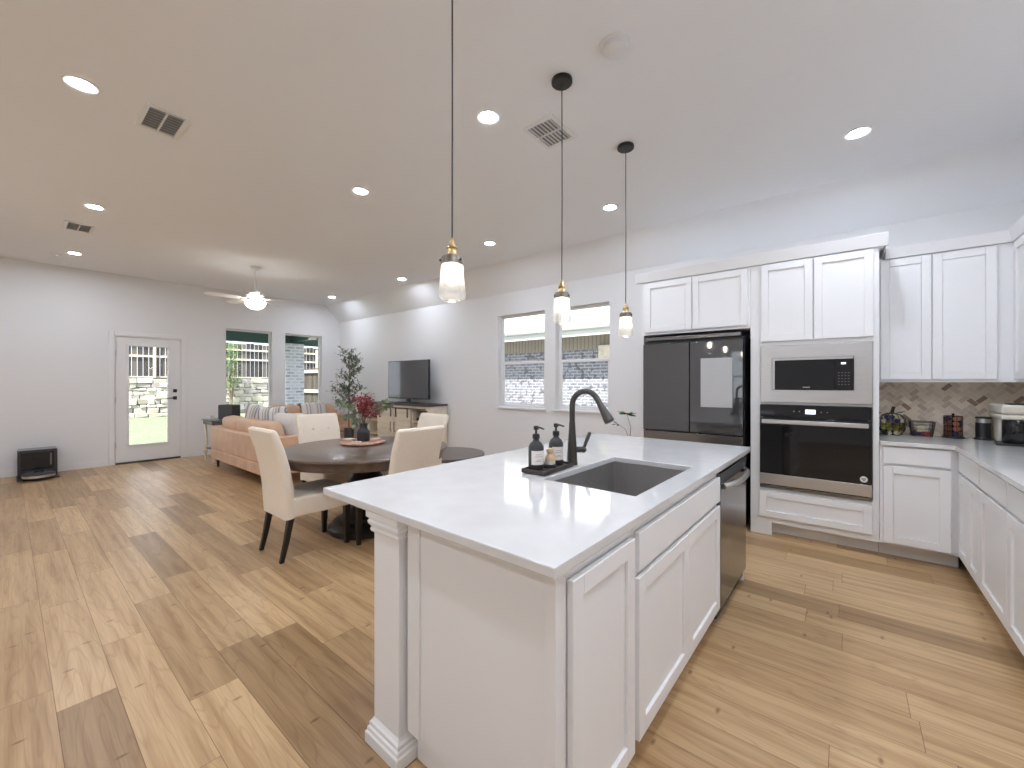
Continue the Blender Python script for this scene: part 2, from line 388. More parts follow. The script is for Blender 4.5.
# ------------------------------------------------------------------ mesh helpers
class MB:
    def __init__(s):
        s.bm = bmesh.new()
    def box(s, x0, x1, y0, y1, z0, z1, mi=0):
        v = [s.bm.verts.new((x, y, z)) for z in (z0, z1) for y in (y0, y1) for x in (x0, x1)]
        for q in ((0, 2, 3, 1), (4, 5, 7, 6), (0, 1, 5, 4), (2, 6, 7, 3), (0, 4, 6, 2), (1, 3, 7, 5)):
            f = s.bm.faces.new([v[i] for i in q]); f.material_index = mi
        return v
    def obox(s, c, size, rot, mi=0):
        """box centred at c, turned by Euler rot"""
        hx, hy, hz = [k / 2 for k in size]
        vs_ = s.box(-hx, hx, -hy, hy, -hz, hz, mi)
        m = Matrix.Translation(c) @ Euler(rot).to_matrix().to_4x4()
        for v in vs_: v.co = m @ v.co
        return vs_
    def rings(s, rings, cap=True, mi=0, closed=True):
        vv = [[s.bm.verts.new(p) for p in r] for r in rings]
        n = len(vv[0])
        for a, b in zip(vv, vv[1:]):
            for i in range(n if closed else n - 1):
                j = (i + 1) % n
                f = s.bm.faces.new((a[i], a[j], b[j], b[i])); f.material_index = mi
        if cap:
            for r, rev in ((vv[0], True), (vv[-1], False)):
                f = s.bm.faces.new(list(reversed(r)) if rev else r); f.material_index = mi
        return vv
    def lathe(s, prof, c=(0, 0, 0), n=24, cap=True, mi=0, sq=None):
        rs = []
        for r, z in prof:
            r = max(r, 1e-4)
            rs.append([(c[0] + r * math.cos(2 * PI * i / n), c[1] + r * math.sin(2 * PI * i / n), c[2] + z) for i in range(n)])
        s.rings(rs, cap, mi)
    def frame(s, x0, x1, z0, z1, a0, a1, c0, c1, y0, y1):
        """flat picture-frame ring facing -y, without seams"""
        o = [(x0, z0), (x1, z0), (x1, z1), (x0, z1)]; i = [(a0, c0), (a1, c0), (a1, c1), (a0, c1)]
        v = [[[s.bm.verts.new((x, y, z)) for x, z in q] for q in (o, i)] for y in (y0, y1)]
        for k in range(4):
            n = (k + 1) % 4
            for a, b_, c, d in ((v[0][0], v[0][1], 0, 0), (v[1][1], v[1][0], 0, 0), (v[1][0], v[0][0], 0, 0), (v[0][1], v[1][1], 0, 0)):
                s.bm.faces.new((a[k], a[n], b_[n], b_[k]))
    def cyl(s, p0, p1, r0, r1=None, n=12, mi=0):
        s.tube([p0, p1], [r0, r0 if r1 is None else r1], n, mi)
    def tube(s, pts, rad, n=8, mi=0, closed=False):
        pts = [Vector(p) for p in pts]
        if not isinstance(rad, (list, tuple)): rad = [rad] * len(pts)
        rs = []
        up = None
        for i, p in enumerate(pts):
            if closed:
                t = (pts[(i + 1) % len(pts)] - pts[i - 1]).normalized()
            else:
                t = (pts[min(i + 1, len(pts) - 1)] - pts[max(i - 1, 0)]).normalized()
            if up is None:
                up = Vector((0, 0, 1)) if abs(t.z) < 0.9 else Vector((1, 0, 0))
            a = (up - t * up.dot(t))
            if a.length < 1e-5: a = t.orthogonal()
            a.normalize(); up = a
            b_ = t.cross(a)
            rs.append([p + (a * math.cos(2 * PI * k / n) + b_ * math.sin(2 * PI * k / n)) * rad[i] for k in range(n)])
        if closed: rs.append(rs[0])
        s.rings(rs, not closed, mi)
    def prism_x(s, poly, x0, x1, mi=0):
        """poly of (y, z) extruded along x"""
        s.rings([[(x0, y, z) for y, z in poly], [(x1, y, z) for y, z in poly]], True, mi)
    def prism_y(s, poly, y0, y1, mi=0):
        s.rings([[(x, y0, z) for x, z in poly], [(x, y1, z) for x, z in poly]], True, mi)
    def prism_z(s, poly, z0, z1, mi=0):
        s.rings([[(x, y, z0) for x, y in poly], [(x, y, z1) for x, y in poly]], True, mi)
    def ball(s, c, r, n=12, m=8, mi=0):
        if not isinstance(r, (list, tuple)): r = (r, r, r)
        rs = []
        for j in range(m + 1):
            t = -PI / 2 + PI * j / m
            q = max(math.cos(t), 1e-3)
            rs.append([(c[0] + r[0] * q * math.cos(2 * PI * i / n), c[1] + r[1] * q * math.sin(2 * PI * i / n), c[2] + r[2] * math.sin(t)) for i in range(n)])
        s.rings(rs, True, mi)
    def cushion(s, size, e1=0.35, e2=0.35, n=28, m=16, mtx=None, mi=0, pinch=0.0):
        """super-ellipsoid: a soft box; pinch pulls the middles of the edges in like a stuffed pillow"""
        def f(w, e):
            c = math.cos(w); return math.copysign(abs(c) ** e, c)
        def g(w, e):
            c = math.sin(w); return math.copysign(abs(c) ** e, c)
        rs = []
        for j in range(m + 1):
            v = -PI / 2 + PI * j / m
            v = max(min(v, PI / 2 - 0.02), -PI / 2 + 0.02)
            ring = []
            for i in range(n):
                u = 2 * PI * i / n
                x = f(v, e1) * f(u, e2); y = f(v, e1) * g(u, e2); z = g(v, e1)
                if pinch:
                    k = 1 - pinch * (1 - min(1, x * x * y * y * 1.5)) * max(abs(x), abs(y)) ** 3
                    x *= k; y *= k
                p = Vector((x * size[0] / 2, y * size[1] / 2, z * size[2] / 2))
                ring.append(mtx @ p if mtx else p)
            rs.append(ring)
        s.rings(rs, True, mi)
    def leaf(s, p, d, up, length, width, mi=0):
        d = d.normalized(); side = d.cross(up)
        if side.length < 1e-4: side = d.orthogonal()
        side.normalize(); nrm = side.cross(d).normalized()
        q = [p, p + d * length * .45 + side * width / 2 - nrm * width * .12, p + d * length, p + d * length * .45 - side * width / 2 - nrm * width * .12]
        mid = p + d * length * .5 + nrm * width * .10
        v = [s.bm.verts.new(k) for k in q]; c = s.bm.verts.new(mid)
        for i in range(4):
            f = s.bm.faces.new((v[i], v[(i + 1) % 4], c)); f.material_index = mi
    def build(s, name, m, parent=None, loc=None, bevel=0.0, smooth=True, rotz=0.0, seg=2, fix=True):
        if fix: bmesh.ops.recalc_face_normals(s.bm, faces=s.bm.faces)
        me = bpy.data.meshes.new(name)
        s.bm.to_mesh(me); s.bm.free()
        for k in (m if isinstance(m, (list, tuple)) else [m]): me.materials.append(k)
        o = bpy.data.objects.new(name, me)
        COL.objects.link(o)
        if parent: o.parent = parent
        if loc: o.location = loc
        if rotz: o.rotation_euler = (0, 0, rotz)
        if smooth:
            for p in me.polygons: p.use_smooth = True
            me.set_sharp_from_angle(angle=R(38))
        if bevel:
            b = o.modifiers.new('bevel', 'BEVEL'); b.width = bevel; b.segments = seg; b.limit_method = 'ANGLE'; b.angle_limit = R(40)
            b.harden_normals = False
        return o

def setp(o, label, cat=None, group=None, kind=None):
    if label: o['label'] = label
    if cat: o['category'] = cat
    if group: o['group'] = group
    if kind: o['kind'] = kind
    return o
def thing(name, label, cat, loc=(0, 0, 0), rotz=0.0, group=None, kind=None):
    o = bpy.data.objects.new(name, None)
    o.empty_display_size = 0.1
    COL.objects.link(o)
    o.location = loc; o.rotation_euler = (0, 0, rotz)
    return setp(o, label, cat, group, kind)
def struct(o, label, cat='room'):
    return setp(o, label, cat, None, 'structure')
def dup(root, loc, rotz=None, label=None, group=None):
    r = root.copy(); COL.objects.link(r)
    r.location = loc
    if rotz is not None: r.rotation_euler = (0, 0, rotz)
    if label: r['label'] = label
    if group: r['group'] = group
    for ch in list(root.children):
        c = ch.copy(); COL.objects.link(c); c.parent = r
        for g in list(ch.children):
            d = g.copy(); COL.objects.link(d); d.parent = c
    return r

# ------------------------------------------------------------------ room
XL, XR, YB, YF, ZC = -9.4, 1.30, 5.02, -3.2, 3.17
YBRK, ZTOP = 4.68, 2.795
T = 0.14
b = MB(); b.box(XL - T, XR + T, YF - T, YB + T, -0.08, 0.0)
struct(b.build('floor', M['floor'], smooth=False), 'wide tan wood plank floor')
b = MB(); b.prism_x([(YF - T, ZC), (YBRK, ZC), (YB, ZTOP), (YB + T, ZTOP), (YB + T, ZC + .15), (YF - T, ZC + .15)], XL - T, XR + T)
struct(b.build('ceiling', M['ceil'], smooth=False), 'white ceiling with a sloped strip along the window wall')

def wall(name, label, u0, u1, holes, plane, top=ZC + .1):
    """plane ('x', x0, x1) or ('y', y0, y1); holes are (u0, u1, z0, z1)"""
    us = sorted({u0, u1, *[h[0] for h in holes], *[h[1] for h in holes]})
    zs = sorted({0.0, top, *[h[2] for h in holes], *[h[3] for h in holes]})
    b = MB()
    for a, c in zip(us, us[1:]):
        run = None
        for d, e in zip(zs, zs[1:]):
            um, zm = (a + c) / 2, (d + e) / 2
            if any(h[0] < um < h[1] and h[2] < zm < h[3] for h in holes): continue
            if plane[0] == 'x': b.box(plane[1], plane[2], a, c, d, e)
            else: b.box(a, c, plane[1], plane[2], d, e)
    bmesh.ops.remove_doubles(b.bm, verts=b.bm.verts, dist=1e-5)
    # drop the faces two neighbouring cells share
    seen = {}
    for f in b.bm.faces:
        seen.setdefault(tuple(sorted(v.index for v in f.verts)), []).append(f)
    b.bm.verts.index_update()
    seen = {}
    for f in b.bm.faces:
        seen.setdefault(tuple(sorted(v.index for v in f.verts)), []).append(f)
    dead = [f for fs in seen.values() if len(fs) > 1 for f in fs]
    bmesh.ops.delete(b.bm, geom=dead, context='FACES')
    return struct(b.build(name, M['wall'], smooth=False), label)

W1 = (-4.37, -3.46, 0.975, 2.44)
W2 = (-3.27, -2.42, 0.975, 2.44)
W3 = (2.70, 3.54, 0.62, 2.43)
W4 = (3.80, 4.60, 0.62, 2.43)
D1 = (1.12, 2.02, 0.0, 2.16)
W5 = (-2.30, -1.35, 0.90, 2.20)
W7 = (-6.6, -5.0, 0.08, 2.5)  # added unseen opening that lets daylight in to fill the room
W8 = (-2.6, -0.7, 1.05, 2.45)  # invented opening in the right wall, brightens the kitchen side
wall('wall_back', 'pale grey wall with the two side windows', XL - T, XR + T, [W1, W2], ('y', YB, YB + T))
wall('wall_left', 'pale grey far wall with the glass door and two tall windows', YF - T, YB + T, [W3, W4, D1], ('x', XL - T, XL))
wall('wall_right', 'pale wall behind the right run of cabinets', YF - T, YB + T, [W8], ('x', XR, XR + T))
wall('wall_front', 'pale wall behind the viewer', XL - T, XR + T, [W5, W7], ('y', YF - T, YF))

def window_y(name, label, w, y, sgn, sill=True, rail=0.48):
    """window in a wall along x; y is the inner face, sgn +1 when the outside is +y"""
    t = thing(name, label, 'window', (0, 0, 0), kind='structure')
    x0, x1, z0, z1 = w
    ya, yb = sorted((y + sgn * .075, y + sgn * .125))
    f = MB(); k = 0.035
    f.box(x0, x1, ya, yb, z0, z0 + k); f.box(x0, x1, ya, yb, z1 - k, z1)
    f.box(x0, x0 + k, ya, yb, z0 + k, z1 - k); f.box(x1 - k, x1, ya, yb, z0 + k, z1 - k)
    f.build('window_frame', M['trim'], t, bevel=.003)
    zr = z0 + (z1 - z0) * rail
    r = MB(); r.box(x0 + k, x1 - k, ya - .006, yb + .006, zr - .02, zr + .02); r.build('meeting_rail', M['trim'], t, bevel=.003)
    s = MB(); kk = .028; ys = (ya + yb) / 2
    s.box(x0 + k, x1 - k, ya + .004, ys, z0 + k, z0 + k + kk)
    s.box(x0 + k, x0 + k + kk, ya + .004, ys, z0 + k + kk, zr - .02); s.box(x1 - k - kk, x1 - k, ya + .004, ys, z0 + k + kk, zr - .02)
    s.build('lower_sash', M['trim'], t, bevel=.002)
    g = MB(); g.box(x0 + k, x1 - k, ys + .008, ys + .014, z0 + k, z1 - k); g.build('pane', M['pane'], t, smooth=False)
    if sill:
        q = MB(); a, c = sorted((y - sgn * .03, y + sgn * .075)); q.box(x0 - .03, x1 + .03, *sorted((y - sgn * .03, y)), z0 - .022, z0)
        q.box(x0, x1, *sorted((y, y + sgn * .075)), z0 - .001, z0 + .004); q.build('sill', M['trim'], t, bevel=.003)
    return t
def window_x(name, label, w, x, sg=1):
    t = thing(name, label, 'window', (0, 0, 0), kind='structure')
    y0, y1, z0, z1 = w
    xa, xb = sorted((x - sg * .125, x - sg * .08))
    f = MB(); k = 0.03
    f.box(xa, xb, y0, y1, z0, z0 + k); f.box(xa, xb, y0, y1, z1 - k, z1)
    f.box(xa, xb, y0, y0 + k, z0 + k, z1 - k); f.box(xa, xb, y1 - k, y1, z0 + k, z1 - k)
    f.build('window_frame', M['trim'], t, bevel=.003)
    g = MB(); g.box(*sorted((x - sg * .106, x - sg * .1)), y0 + k, y1 - k, z0 + k, z1 - k); g.build('pane', M['pane'], t, smooth=False)
    q = MB(); q.box(*sorted((x, x + sg * .03)), y0 - .03, y1 + .03, z0 - .022, z0); q.box(*sorted((x - sg * .08, x)), y0, y1, z0 - .001, z0 + .004); q.build('sill', M['trim'], t, bevel=.003)
    return t
window_y('window_1', 'left one of the two side windows in the long wall', W1, YB, 1)
window_y('window_2', 'right one of the two side windows, above the faucet', W2, YB, 1)
window_x('window_3', 'tall window beside the glass door, over the sofa', W3, XL)
window_x('window_4', 'tall window nearest the room corner and the tree', W4, XL)
window_y('window_5', 'window behind the viewer, mirrored in the fridge', W5, YF, -1)
window_y('fill_window_6', 'added tall glazed panel for fill daylight, in the wall behind the viewer', W7, YF, -1)

window_x('fill_window_7', 'added wide window for fill daylight in the right wall, outside the photo', W8, XR, -1)

# the glazed back door
t = thing('door_1', 'white back door with a full glass panel', 'door', (XL, 0, 0), kind='structure')
y0, y1, z1 = D1[0], D1[1], D1[3]
j = MB(); j.box(-.12, 0, y0, y0 + .02, 0, z1); j.box(-.12, 0, y1 - .02, y1, 0, z1); j.box(-.12, 0, y0 + .02, y1 - .02, z1 - .02, z1)
j.build('door_jamb', M['trim'], t)
c = MB()
c.box(0, .018, y0 - .06, y0 + .006, 0, z1 + .06); c.box(0, .018, y1 - .006, y1 + .06, 0, z1 + .06); c.box(0, .018, y0 + .006, y1 - .006, z1 - .006, z1 + .06)
c.build('door_casing', M['trim'], t, bevel=.005)
a0, a1, gz0, gz1 = y0 + .024, y1 - .024, .31, 1.99
g0, g1 = 1.31, 1.825
s = MB(); xa, xb = -.062, -.018
s.box(xa, xb, a0, g0, .03, z1 - .024); s.box(xa, xb, g1, a1, .03, z1 - .024); s.box(xa, xb, g0, g1, .03, gz0); s.box(xa, xb, g0, g1, gz1, z1 - .024)
s.build('door_slab', M['trim'], t, smooth=False)
k = MB(); w = .028
k.box(-.018, -.006, g0 - w, g0, gz0 - w, gz1 + w); k.box(-.018, -.006, g1, g1 + w, gz0 - w, gz1 + w); k.box(-.018, -.006, g0, g1, gz0 - w, gz0); k.box(-.018, -.006, g0, g1, gz1, gz1 + w)
k.build('glass_trim', M['trim'], t, bevel=.004)
k = MB(); k.box(-.043, -.037, g0, g1, gz0, gz1); k.build('pane', M['pane'], t, smooth=False)
k = MB(); k.box(-.11, .012, y0 + .02, y1 - .02, 0.0, .028); setp(k.build('threshold', M['bronze'], t, bevel=.004), 'dark metal threshold')
h = MB(); h.box(-.018, -.008, a1 - .10, a1 - .045, 1.06, 1.12); h.cyl((-.008, a1 - .072, 1.09), (.035, a1 - .072, 1.09), .012); h.tube([(.03, a1 - .072, 1.09), (.036, a1 - .10, 1.09), (.036, a1 - .20, 1.088)], .009)
setp(h.build('lever_handle', M['blackmetal'], t, bevel=.002), 'black lever handle')
h = MB(); h.box(-.018, -.004, a1 - .10, a1 - .045, 1.19, 1.25); h.box(-.004, .016, a1 - .082, a1 - .064, 1.207, 1.233)
setp(h.build('deadbolt', M['blackmetal'], t, bevel=.002), 'black square deadbolt')
for z in (.32, 1.08, 1.86):
    h = MB(); h.cyl((-.006, y0 + .022, z - .05), (-.006, y0 + .022, z + .05), .008); h.build('hinge', M['steel'], t)

def baseboard(name, label, boxes):
    b = MB()
    for q in boxes:
        b.box(*q, 0, .085); 
        x0, x1, yy0, yy1 = q
        if x1 - x0 < yy1 - yy0: b.box(x0 + .0, x1 - .004, yy0, yy1, .085, .1) if x0 < -5 else b.box(x0 + .004, x1, yy0, yy1, .085, .1)
        else: b.box(x0, x1, yy0 + .004, yy1, .085, .1) if yy0 > 0 else b.box(x0, x1, yy0, yy1 - .004, .085, .1)
    struct(b.build(name, M['trim'], smooth=False), label)
baseboard('baseboard_left', 'white baseboard under the far wall', [(XL, XL + .014, YF, D1[0] - .06), (XL, XL + .014, D1[1] + .06, YB)])
baseboard('baseboard_back', 'white baseboard under the side windows', [(XL + .014, -1.745, YB - .014, YB)])
baseboard('baseboard_front', 'white baseboard behind the viewer', [(XL + .014, XR, YF, YF + .014)])

# switch plate and outlet on the far wall
t = thing('light_switch', 'white triple switch plate on the wall right of the glass door', 'light switch', (XL, 2.22, 1.41))
b = MB(); b.box(0, .006, -.065, .065, -.058, .058); b.build('cover_plate', M['trim'], t, bevel=.002)
for k in (-1, 0, 1):
    b = MB(); b.box(.006, .011, k * .04 - .015, k * .04 + .015, -.032, .032); b.build('rocker', M['trim'], t, bevel=.001)
t = thing('wall_outlet', 'white outlet plate low on the wall above the robot vacuum dock', 'outlet', (XL, .19, .45))
b = MB(); b.box(0, .006, -.036, .036, -.058, .058); b.build('cover_plate', M['trim'], t, bevel=.002)
for k in (-1, 1):
    b = MB(); b.box(.006, .009, -.017, .017, k * .022 - .014, k * .022 + .014); b.build('socket', M['trim'], t, bevel=.001)

# ------------------------------------------------------------------ outside
b = MB(); b.box(-40, 25, -25, 30, -.32, -.12)
struct(b.build('ground', M['lawn'], smooth=False), 'green lawn around the house')
b = MB(); b.box(XL - T, XR + 2, YF - T - 4.5, YF - T, -.12, -.03)  # unseen slab added to bounce sun up onto the ceiling
struct(b.build('front_bounce_slab', M['patio'], smooth=False), 'added pale slab behind the viewer, bouncing sunlight indoors')
b = MB(); b.box(XL - T - 2.6, XL - T, 2.35, 6.0, -.12, -.03)
struct(b.build('patio_slab', M['patio'], smooth=False), 'pale concrete patio outside the far windows')

def colour_layer(bm):
    return bm.loops.layers.color.new('tint')
b = MB(); b.box(-12, XR + 3, YB + T, YB + T + 2.4, -.12, -.06)  # slab added to bounce light onto the window reveals and ceiling
struct(b.build('side_bounce_slab', M['patio'], smooth=False), 'added pale bounce slab between the two houses')
random.seed(4)
# stone retaining wall: courses of irregular blocks in front of a mortar core
t = thing('retaining_wall', 'pale limestone block wall across the back yard', 'stone wall', (-23.2, 0, -.12))
b = MB(); b.box(-.5, -.02, -4, 18, 0, 1.70); b.build('core', M['mortar'], t, smooth=False)
b = MB(); cl = colour_layer(b.bm)
z = 0.0
while z < 1.66:
    h = random.choice((.13, .17, .2, .24)); h = min(h, 1.72 - z)
    if h < .1: break
    y = -4 + random.random() * .3
    while y < 17.6:
        w_ = random.uniform(.20, .55)
        n0 = len(b.bm.faces)
        g = .006
        vv = b.box(-.03, random.uniform(.03, .1), y + g, y + w_ - g, z + g, z + h - g)
        for v in vv:
            v.co += Vector((random.uniform(0, .03) if v.co.x > 0 else 0, random.uniform(-.03, .03), random.uniform(-.034, .034)))
        c = random.uniform(.62, .80); cc = (c, c * random.uniform(.96, .99), c * random.uniform(.90, .96), 1)
        b.bm.faces.ensure_lookup_table()
        for f in b.bm.faces[n0:]:
            for lp in f.loops: lp[cl] = cc
        y += w_
    z += h
b.build('stone_blocks', M['stone'], t, bevel=.02, smooth=False)

# cedar fence on top of / behind the wall
t = thing('wood_fence', 'weathered wooden privacy fence standing behind the stone wall', 'fence', (-23.9, 0, 1.45))
b = MB(); cl = colour_layer(b.bm)
y = -4.0
while y < 18:
    n0 = len(b.bm.faces)
    b.box(-.02, 0, y, y + .172, 0.04, 1.9 + random.uniform(-.03, .03))
    c = random.uniform(.14, .42)
    b.bm.faces.ensure_lookup_table()
    for f in b.bm.faces[n0:]:
        for lp in f.loops: lp[cl] = (c, c * .94, c * .88, 1)
    y += .19
b.build('boards', M['fence'], t, smooth=False)
for z in (.10, 1.03, 1.52):
    b = MB(); b.box(0, .045, -4, 18, z, z + .09); b.build('rail', M['rail'], t, bevel=.004)
y = -3.1
while y < 18:
    b = MB(); b.box(0.045, .13, y, y + .1, 0.0, 1.8); b.build('post', M['rail'], t, bevel=.004)
    y += 2.4
# side fence, seen through the window nearest the corner
t = thing('side_fence', 'pale wooden side fence seen through the far corner window', 'fence', (-12.6, 6.4, -.12))
b = MB(); cl = colour_layer(b.bm)
x = -3.0
while x < 2.2:
    n0 = len(b.bm.faces)
    b.box(x, x + .135, 0, .02, .05, 1.95)
    c = random.uniform(.22, .34)
    b.bm.faces.ensure_lookup_table()
    for f in b.bm.faces[n0:]:
        for lp in f.loops: lp[cl] = (c, c * .92, c * .80, 1)
    x += .15
b.build('boards', M['fence'], t, smooth=False)
for z in (.3, 1.15, 1.8):
    b = MB(); b.box(-3, 2.2, -.045, 0, z, z + .1); b.build('rail', M['rail'], t, bevel=.004)
# covered patio
t = thing('patio_roof', 'dark green covered patio roof above the far windows', 'patio roof', (XL - T, 0, 0))
b = MB(); b.box(-2.62, -2.42, 2.2, 6.2, 2.42, 2.86); setp(b.build('beam', M['greenbeam'], t, bevel=.005), 'dark green beam')
b = MB(); b.box(-2.5, 0, 2.2, 6.2, 2.86, 2.98); b.build('soffit', M['soffit'], t, smooth=False)
b = MB(); b.box(-2.42, 0, 5.0, 5.2, 2.5, 2.86); b.build('side_beam', M['greenbeam'], t, bevel=.005)
t = thing('brick_column', 'whitewashed brick patio column outside the corner window', 'column', (-11.85, 4.95, -.03))
b = MB(); b.box(-.24, .24, -.24, .24, 0, 2.45); b.build('shaft', M['brickcol'], t, bevel=.004)
b = MB(); b.box(-.28, .28, -.28, .28, 0, .12); b.build('plinth', M['patio'], t, bevel=.01)
t = thing('patio_light', 'small white flood light under the patio roof', 'outdoor light', (-10.6, 4.94, 2.46))
b = MB(); b.box(-.1, .1, -.06, .06, 0, .05); b.build('housing', M['trim'], t, bevel=.006)
b = MB(); b.cyl((0, 0, -.02), (0, .0, 0.0), .03); b.build('sensor', M['softblack'], t)
# shrub outside the first tall window
t = thing('shrub', 'leafy green shrub in front of the wooden fence', 'shrub', (-22.7, 6.75, -.12))
b = MB(); random.seed(9)
for i in range(900):
    a, r, z = random.uniform(0, 2 * PI), random.uniform(0, .45), random.uniform(1.2, 3.3)
    p = Vector((r * math.cos(a), r * math.sin(a), z))
    b.leaf(p, Vector((random.uniform(-1, 1), random.uniform(-1, 1), random.uniform(-.6, .8))), Vector((0, 0, 1)), random.uniform(.08, .14), .05)
b.build('foliage', M['bush'], t, fix=False)
b = MB()
for i in range(6):
    a = i * 1.05
    b.tube([(0, 0, 0), (.06 * math.cos(a), .06 * math.sin(a), .9), (.25 * math.cos(a), .25 * math.sin(a), 2.5)], [.03, .02, .008])
b.build('branches', M['bark'], t)

# neighbouring house across the side yard
t = thing('neighbor_house', 'grey brick house with a pale shingle roof outside the side windows', 'house', (0, 9.3, -.12))
b = MB(); b.box(-14, 6, 0, .2, 0, 2.62); b.build('brick_wall', M['brickwall'], t, smooth=False)
b = MB(); b.box(-14, 6, -.02, .2, 2.32, 2.72); b.build('frieze', M['siding'], t, smooth=False)
b = MB(); b.box(-14.4, 6.4, -.5, -.46, 2.62, 2.86); b.box(-14.4, 6.4, -.46, .2, 2.70, 2.74); b.build('fascia', M['fascia'], t, smooth=False)
b = MB(); b.prism_x([(-.56, 2.86), (5.0, 6.3), (5.0, 6.2), (-.56, 2.78)], -14.5, 6.5); b.build('roof', M['roof'], t, smooth=False)
b = MB(); b.box(-4.72, -4.32, -.14, -.02, 2.02, 2.40); b.build('utility_box', M['rail'], t, bevel=.01)
b = MB(); b.tube([(-4.2, -.06, 2.2), (-4.05, -.1, 2.02), (-4.3, -.12, 1.95), (-4.6, -.1, 2.03), (-4.15, -.08, 2.1), (-4.1, -.05, 2.5)], .014); b.build('cable', M['softblack'], t)

# ------------------------------------------------------------------ kitchen
def shaker(b, x0, x1, z0, z1, y=0.0, th=.02, rail=.057, flat=False):
    """front of a door or drawer facing -y, its back on plane y"""
    if flat:
        b.box(x0, x1, y - th, y, z0, z1); return
    b.box(x0, x0 + rail, y - th, y, z0, z1); b.box(x1 - rail, x1, y - th, y, z0, z1)
    b.box(x0 + rail, x1 - rail, y - th, y, z0, z0 + rail); b.box(x0 + rail, x1 - rail, y - th, y, z1 - rail, z1)
    b.box(x0 + rail, x1 - rail, y - th + .011, y, z0 + rail, z1 - rail)
def cabinet(name, label, loc, rotz, w, depth, z0, z1, fronts, toe=True, toe_in=.075, open_boxes=(), cat='cabinet', toe_x0=0.0, group=None):
    t = thing(name, label, cat, loc, rotz, group)
    b = MB()
    # carcass as cells round its openings (x0, x1, z0, z1)
    us = sorted({0.0, w, *[o[0] for o in open_boxes], *[o[1] for o in open_boxes]})
    zs = sorted({z0, z1, *[o[2] for o in open_boxes], *[o[3] for o in open_boxes]})
    for a, c in zip(us, us[1:]):
        for d, e in zip(zs, zs[1:]):
            if any(o[0] < (a + c) / 2 < o[1] and o[2] < (d + e) / 2 < o[3] for o in open_boxes): continue
            b.box(a, c, 0, depth, d, e)
    bmesh.ops.remove_doubles(b.bm, verts=b.bm.verts, dist=1e-5)
    b.bm.verts.index_update()
    seen = {}
    for f in b.bm.faces: seen.setdefault(tuple(sorted(v.index for v in f.verts)), []).append(f)
    bmesh.ops.delete(b.bm, geom=[f for fs in seen.values() if len(fs) > 1 for f in fs], context='FACES')
    b.build('carcass', M['cab'], t, smooth=False)
    if toe:
        k = MB(); k.box(toe_x0, w, toe_in, depth, 0, z0); k.build('toe_kick', M['cab'], t, smooth=False)
    for kind, x0, x1, a, c in fronts:
        f = MB(); shaker(f, x0, x1, a, c, -.003, flat=(kind == 'slab'))
        f.build('door' if kind == 'door' else 'drawer_front', M['cab'], t, bevel=.0025, smooth=False)
    return t

YT = 4.33                       # face of the tall units
ZB = .112
# fridge bay: side panel and bridge cabinet
cabinet('bridge_cabinet', 'white two-door cabinet bridging over the refrigerator', (-1.69, YT, 0), 0, 1.005, YB - YT - .002, 1.872, 2.44,
        [('door', .02, .495, 1.90, 2.42), ('door', .503, .985, 1.90, 2.42)], toe=False)
b = MB(); b.box(0, .025, 0, YB - YT - .002, 0, 2.44)
setp(b.build('fridge_side_panel', M['cab'], loc=(-1.716, YT, 0), smooth=False), 'tall white end panel on the left side of the refrigerator', 'panel')
# oven tower
OX = -.683
cabinet('oven_cabinet', 'tall white cabinet tower holding the microwave and wall oven', (OX, YT, 0), 0, .885, YB - YT - .002, ZB, 2.44,
        [('door', .086, .464, 1.735, 2.425), ('door', .472, .852, 1.735, 2.425), ('drawer', .07, .845, .165, .395)],
        open_boxes=[(.078, .848, .427, 1.175), (.083, .849, 1.19, 1.696)], toe_x0=.165, toe_in=.11)
b = MB(); b.box(0, .165, 0, .5, 0, ZB); b.build('foot', M['cab'], bpy.data.objects['oven_cabinet'], smooth=False)
# crown mouldings
def crown_poly(h, out): return [(0, 0), (-.024, 0), (-.026, h * .06), (-out, h * .94), (-out, h), (0, h)]
b = MB(); b.prism_x([(YT - .001 + y, 2.436 + z) for y, z in crown_poly(.098, .052)], -1.77, .255)
b.box(-1.77, -1.716, YT, YB, 2.497, 2.534); b.box(-1.73, .215, YT, YB - .002, 2.44, 2.534); b.box(.202, .255, YT, YB, 2.497, 2.534)
struct(b.build('trim_1', M['cab'], smooth=False), 'white crown moulding on top of the oven tower and fridge bay')

# refrigerator
t = thing('refrigerator', 'charcoal glass french-door refrigerator with a screen in its right door', 'refrigerator', (-1.652, YT - .115, 0))
FW = .925
b = MB(); b.box(0.0, FW, .07, .74, .03, 1.80); b.build('body', M['black'], t, bevel=.004)
for k, (x0, x1) in enumerate(((0, FW / 2 - .004), (FW / 2 + .004, FW))):
    d = MB(); d.box(x0, x1, 0, .062, .885, 1.765); o = d.build('door', M['fridgeglass'], t, bevel=.004)
    if k == 1:
        s = MB(); s.box(x0 + .10, x1 - .085, -.0015, .0005, 1.135, 1.60); setp(s.build('screen', M['screen'], o, smooth=False), 'pale glowing tablet screen')
b = MB(); b.box(0, FW, .012, .062, .785, .872); setp(b.build('handle_strip', M['darksteel'], t, bevel=.004), 'dark steel grip channel')
for z0, z1 in ((.42, .775), (.05, .41)):
    d = MB(); d.box(0, FW, 0, .062, z0, z1); d.build('freezer_drawer', M['fridgeglass'], t, bevel=.004)
b = MB(); b.box(.02, FW - .02, .03, .5, 1.80, 1.835); b.build('hinge_cover', M['darksteel'], t, bevel=.004)
for x in (.06, FW - .06):
    b = MB(); b.cyl((x, .12, 0), (x, .12, .03), .02); b.build('foot', M['black'], t)

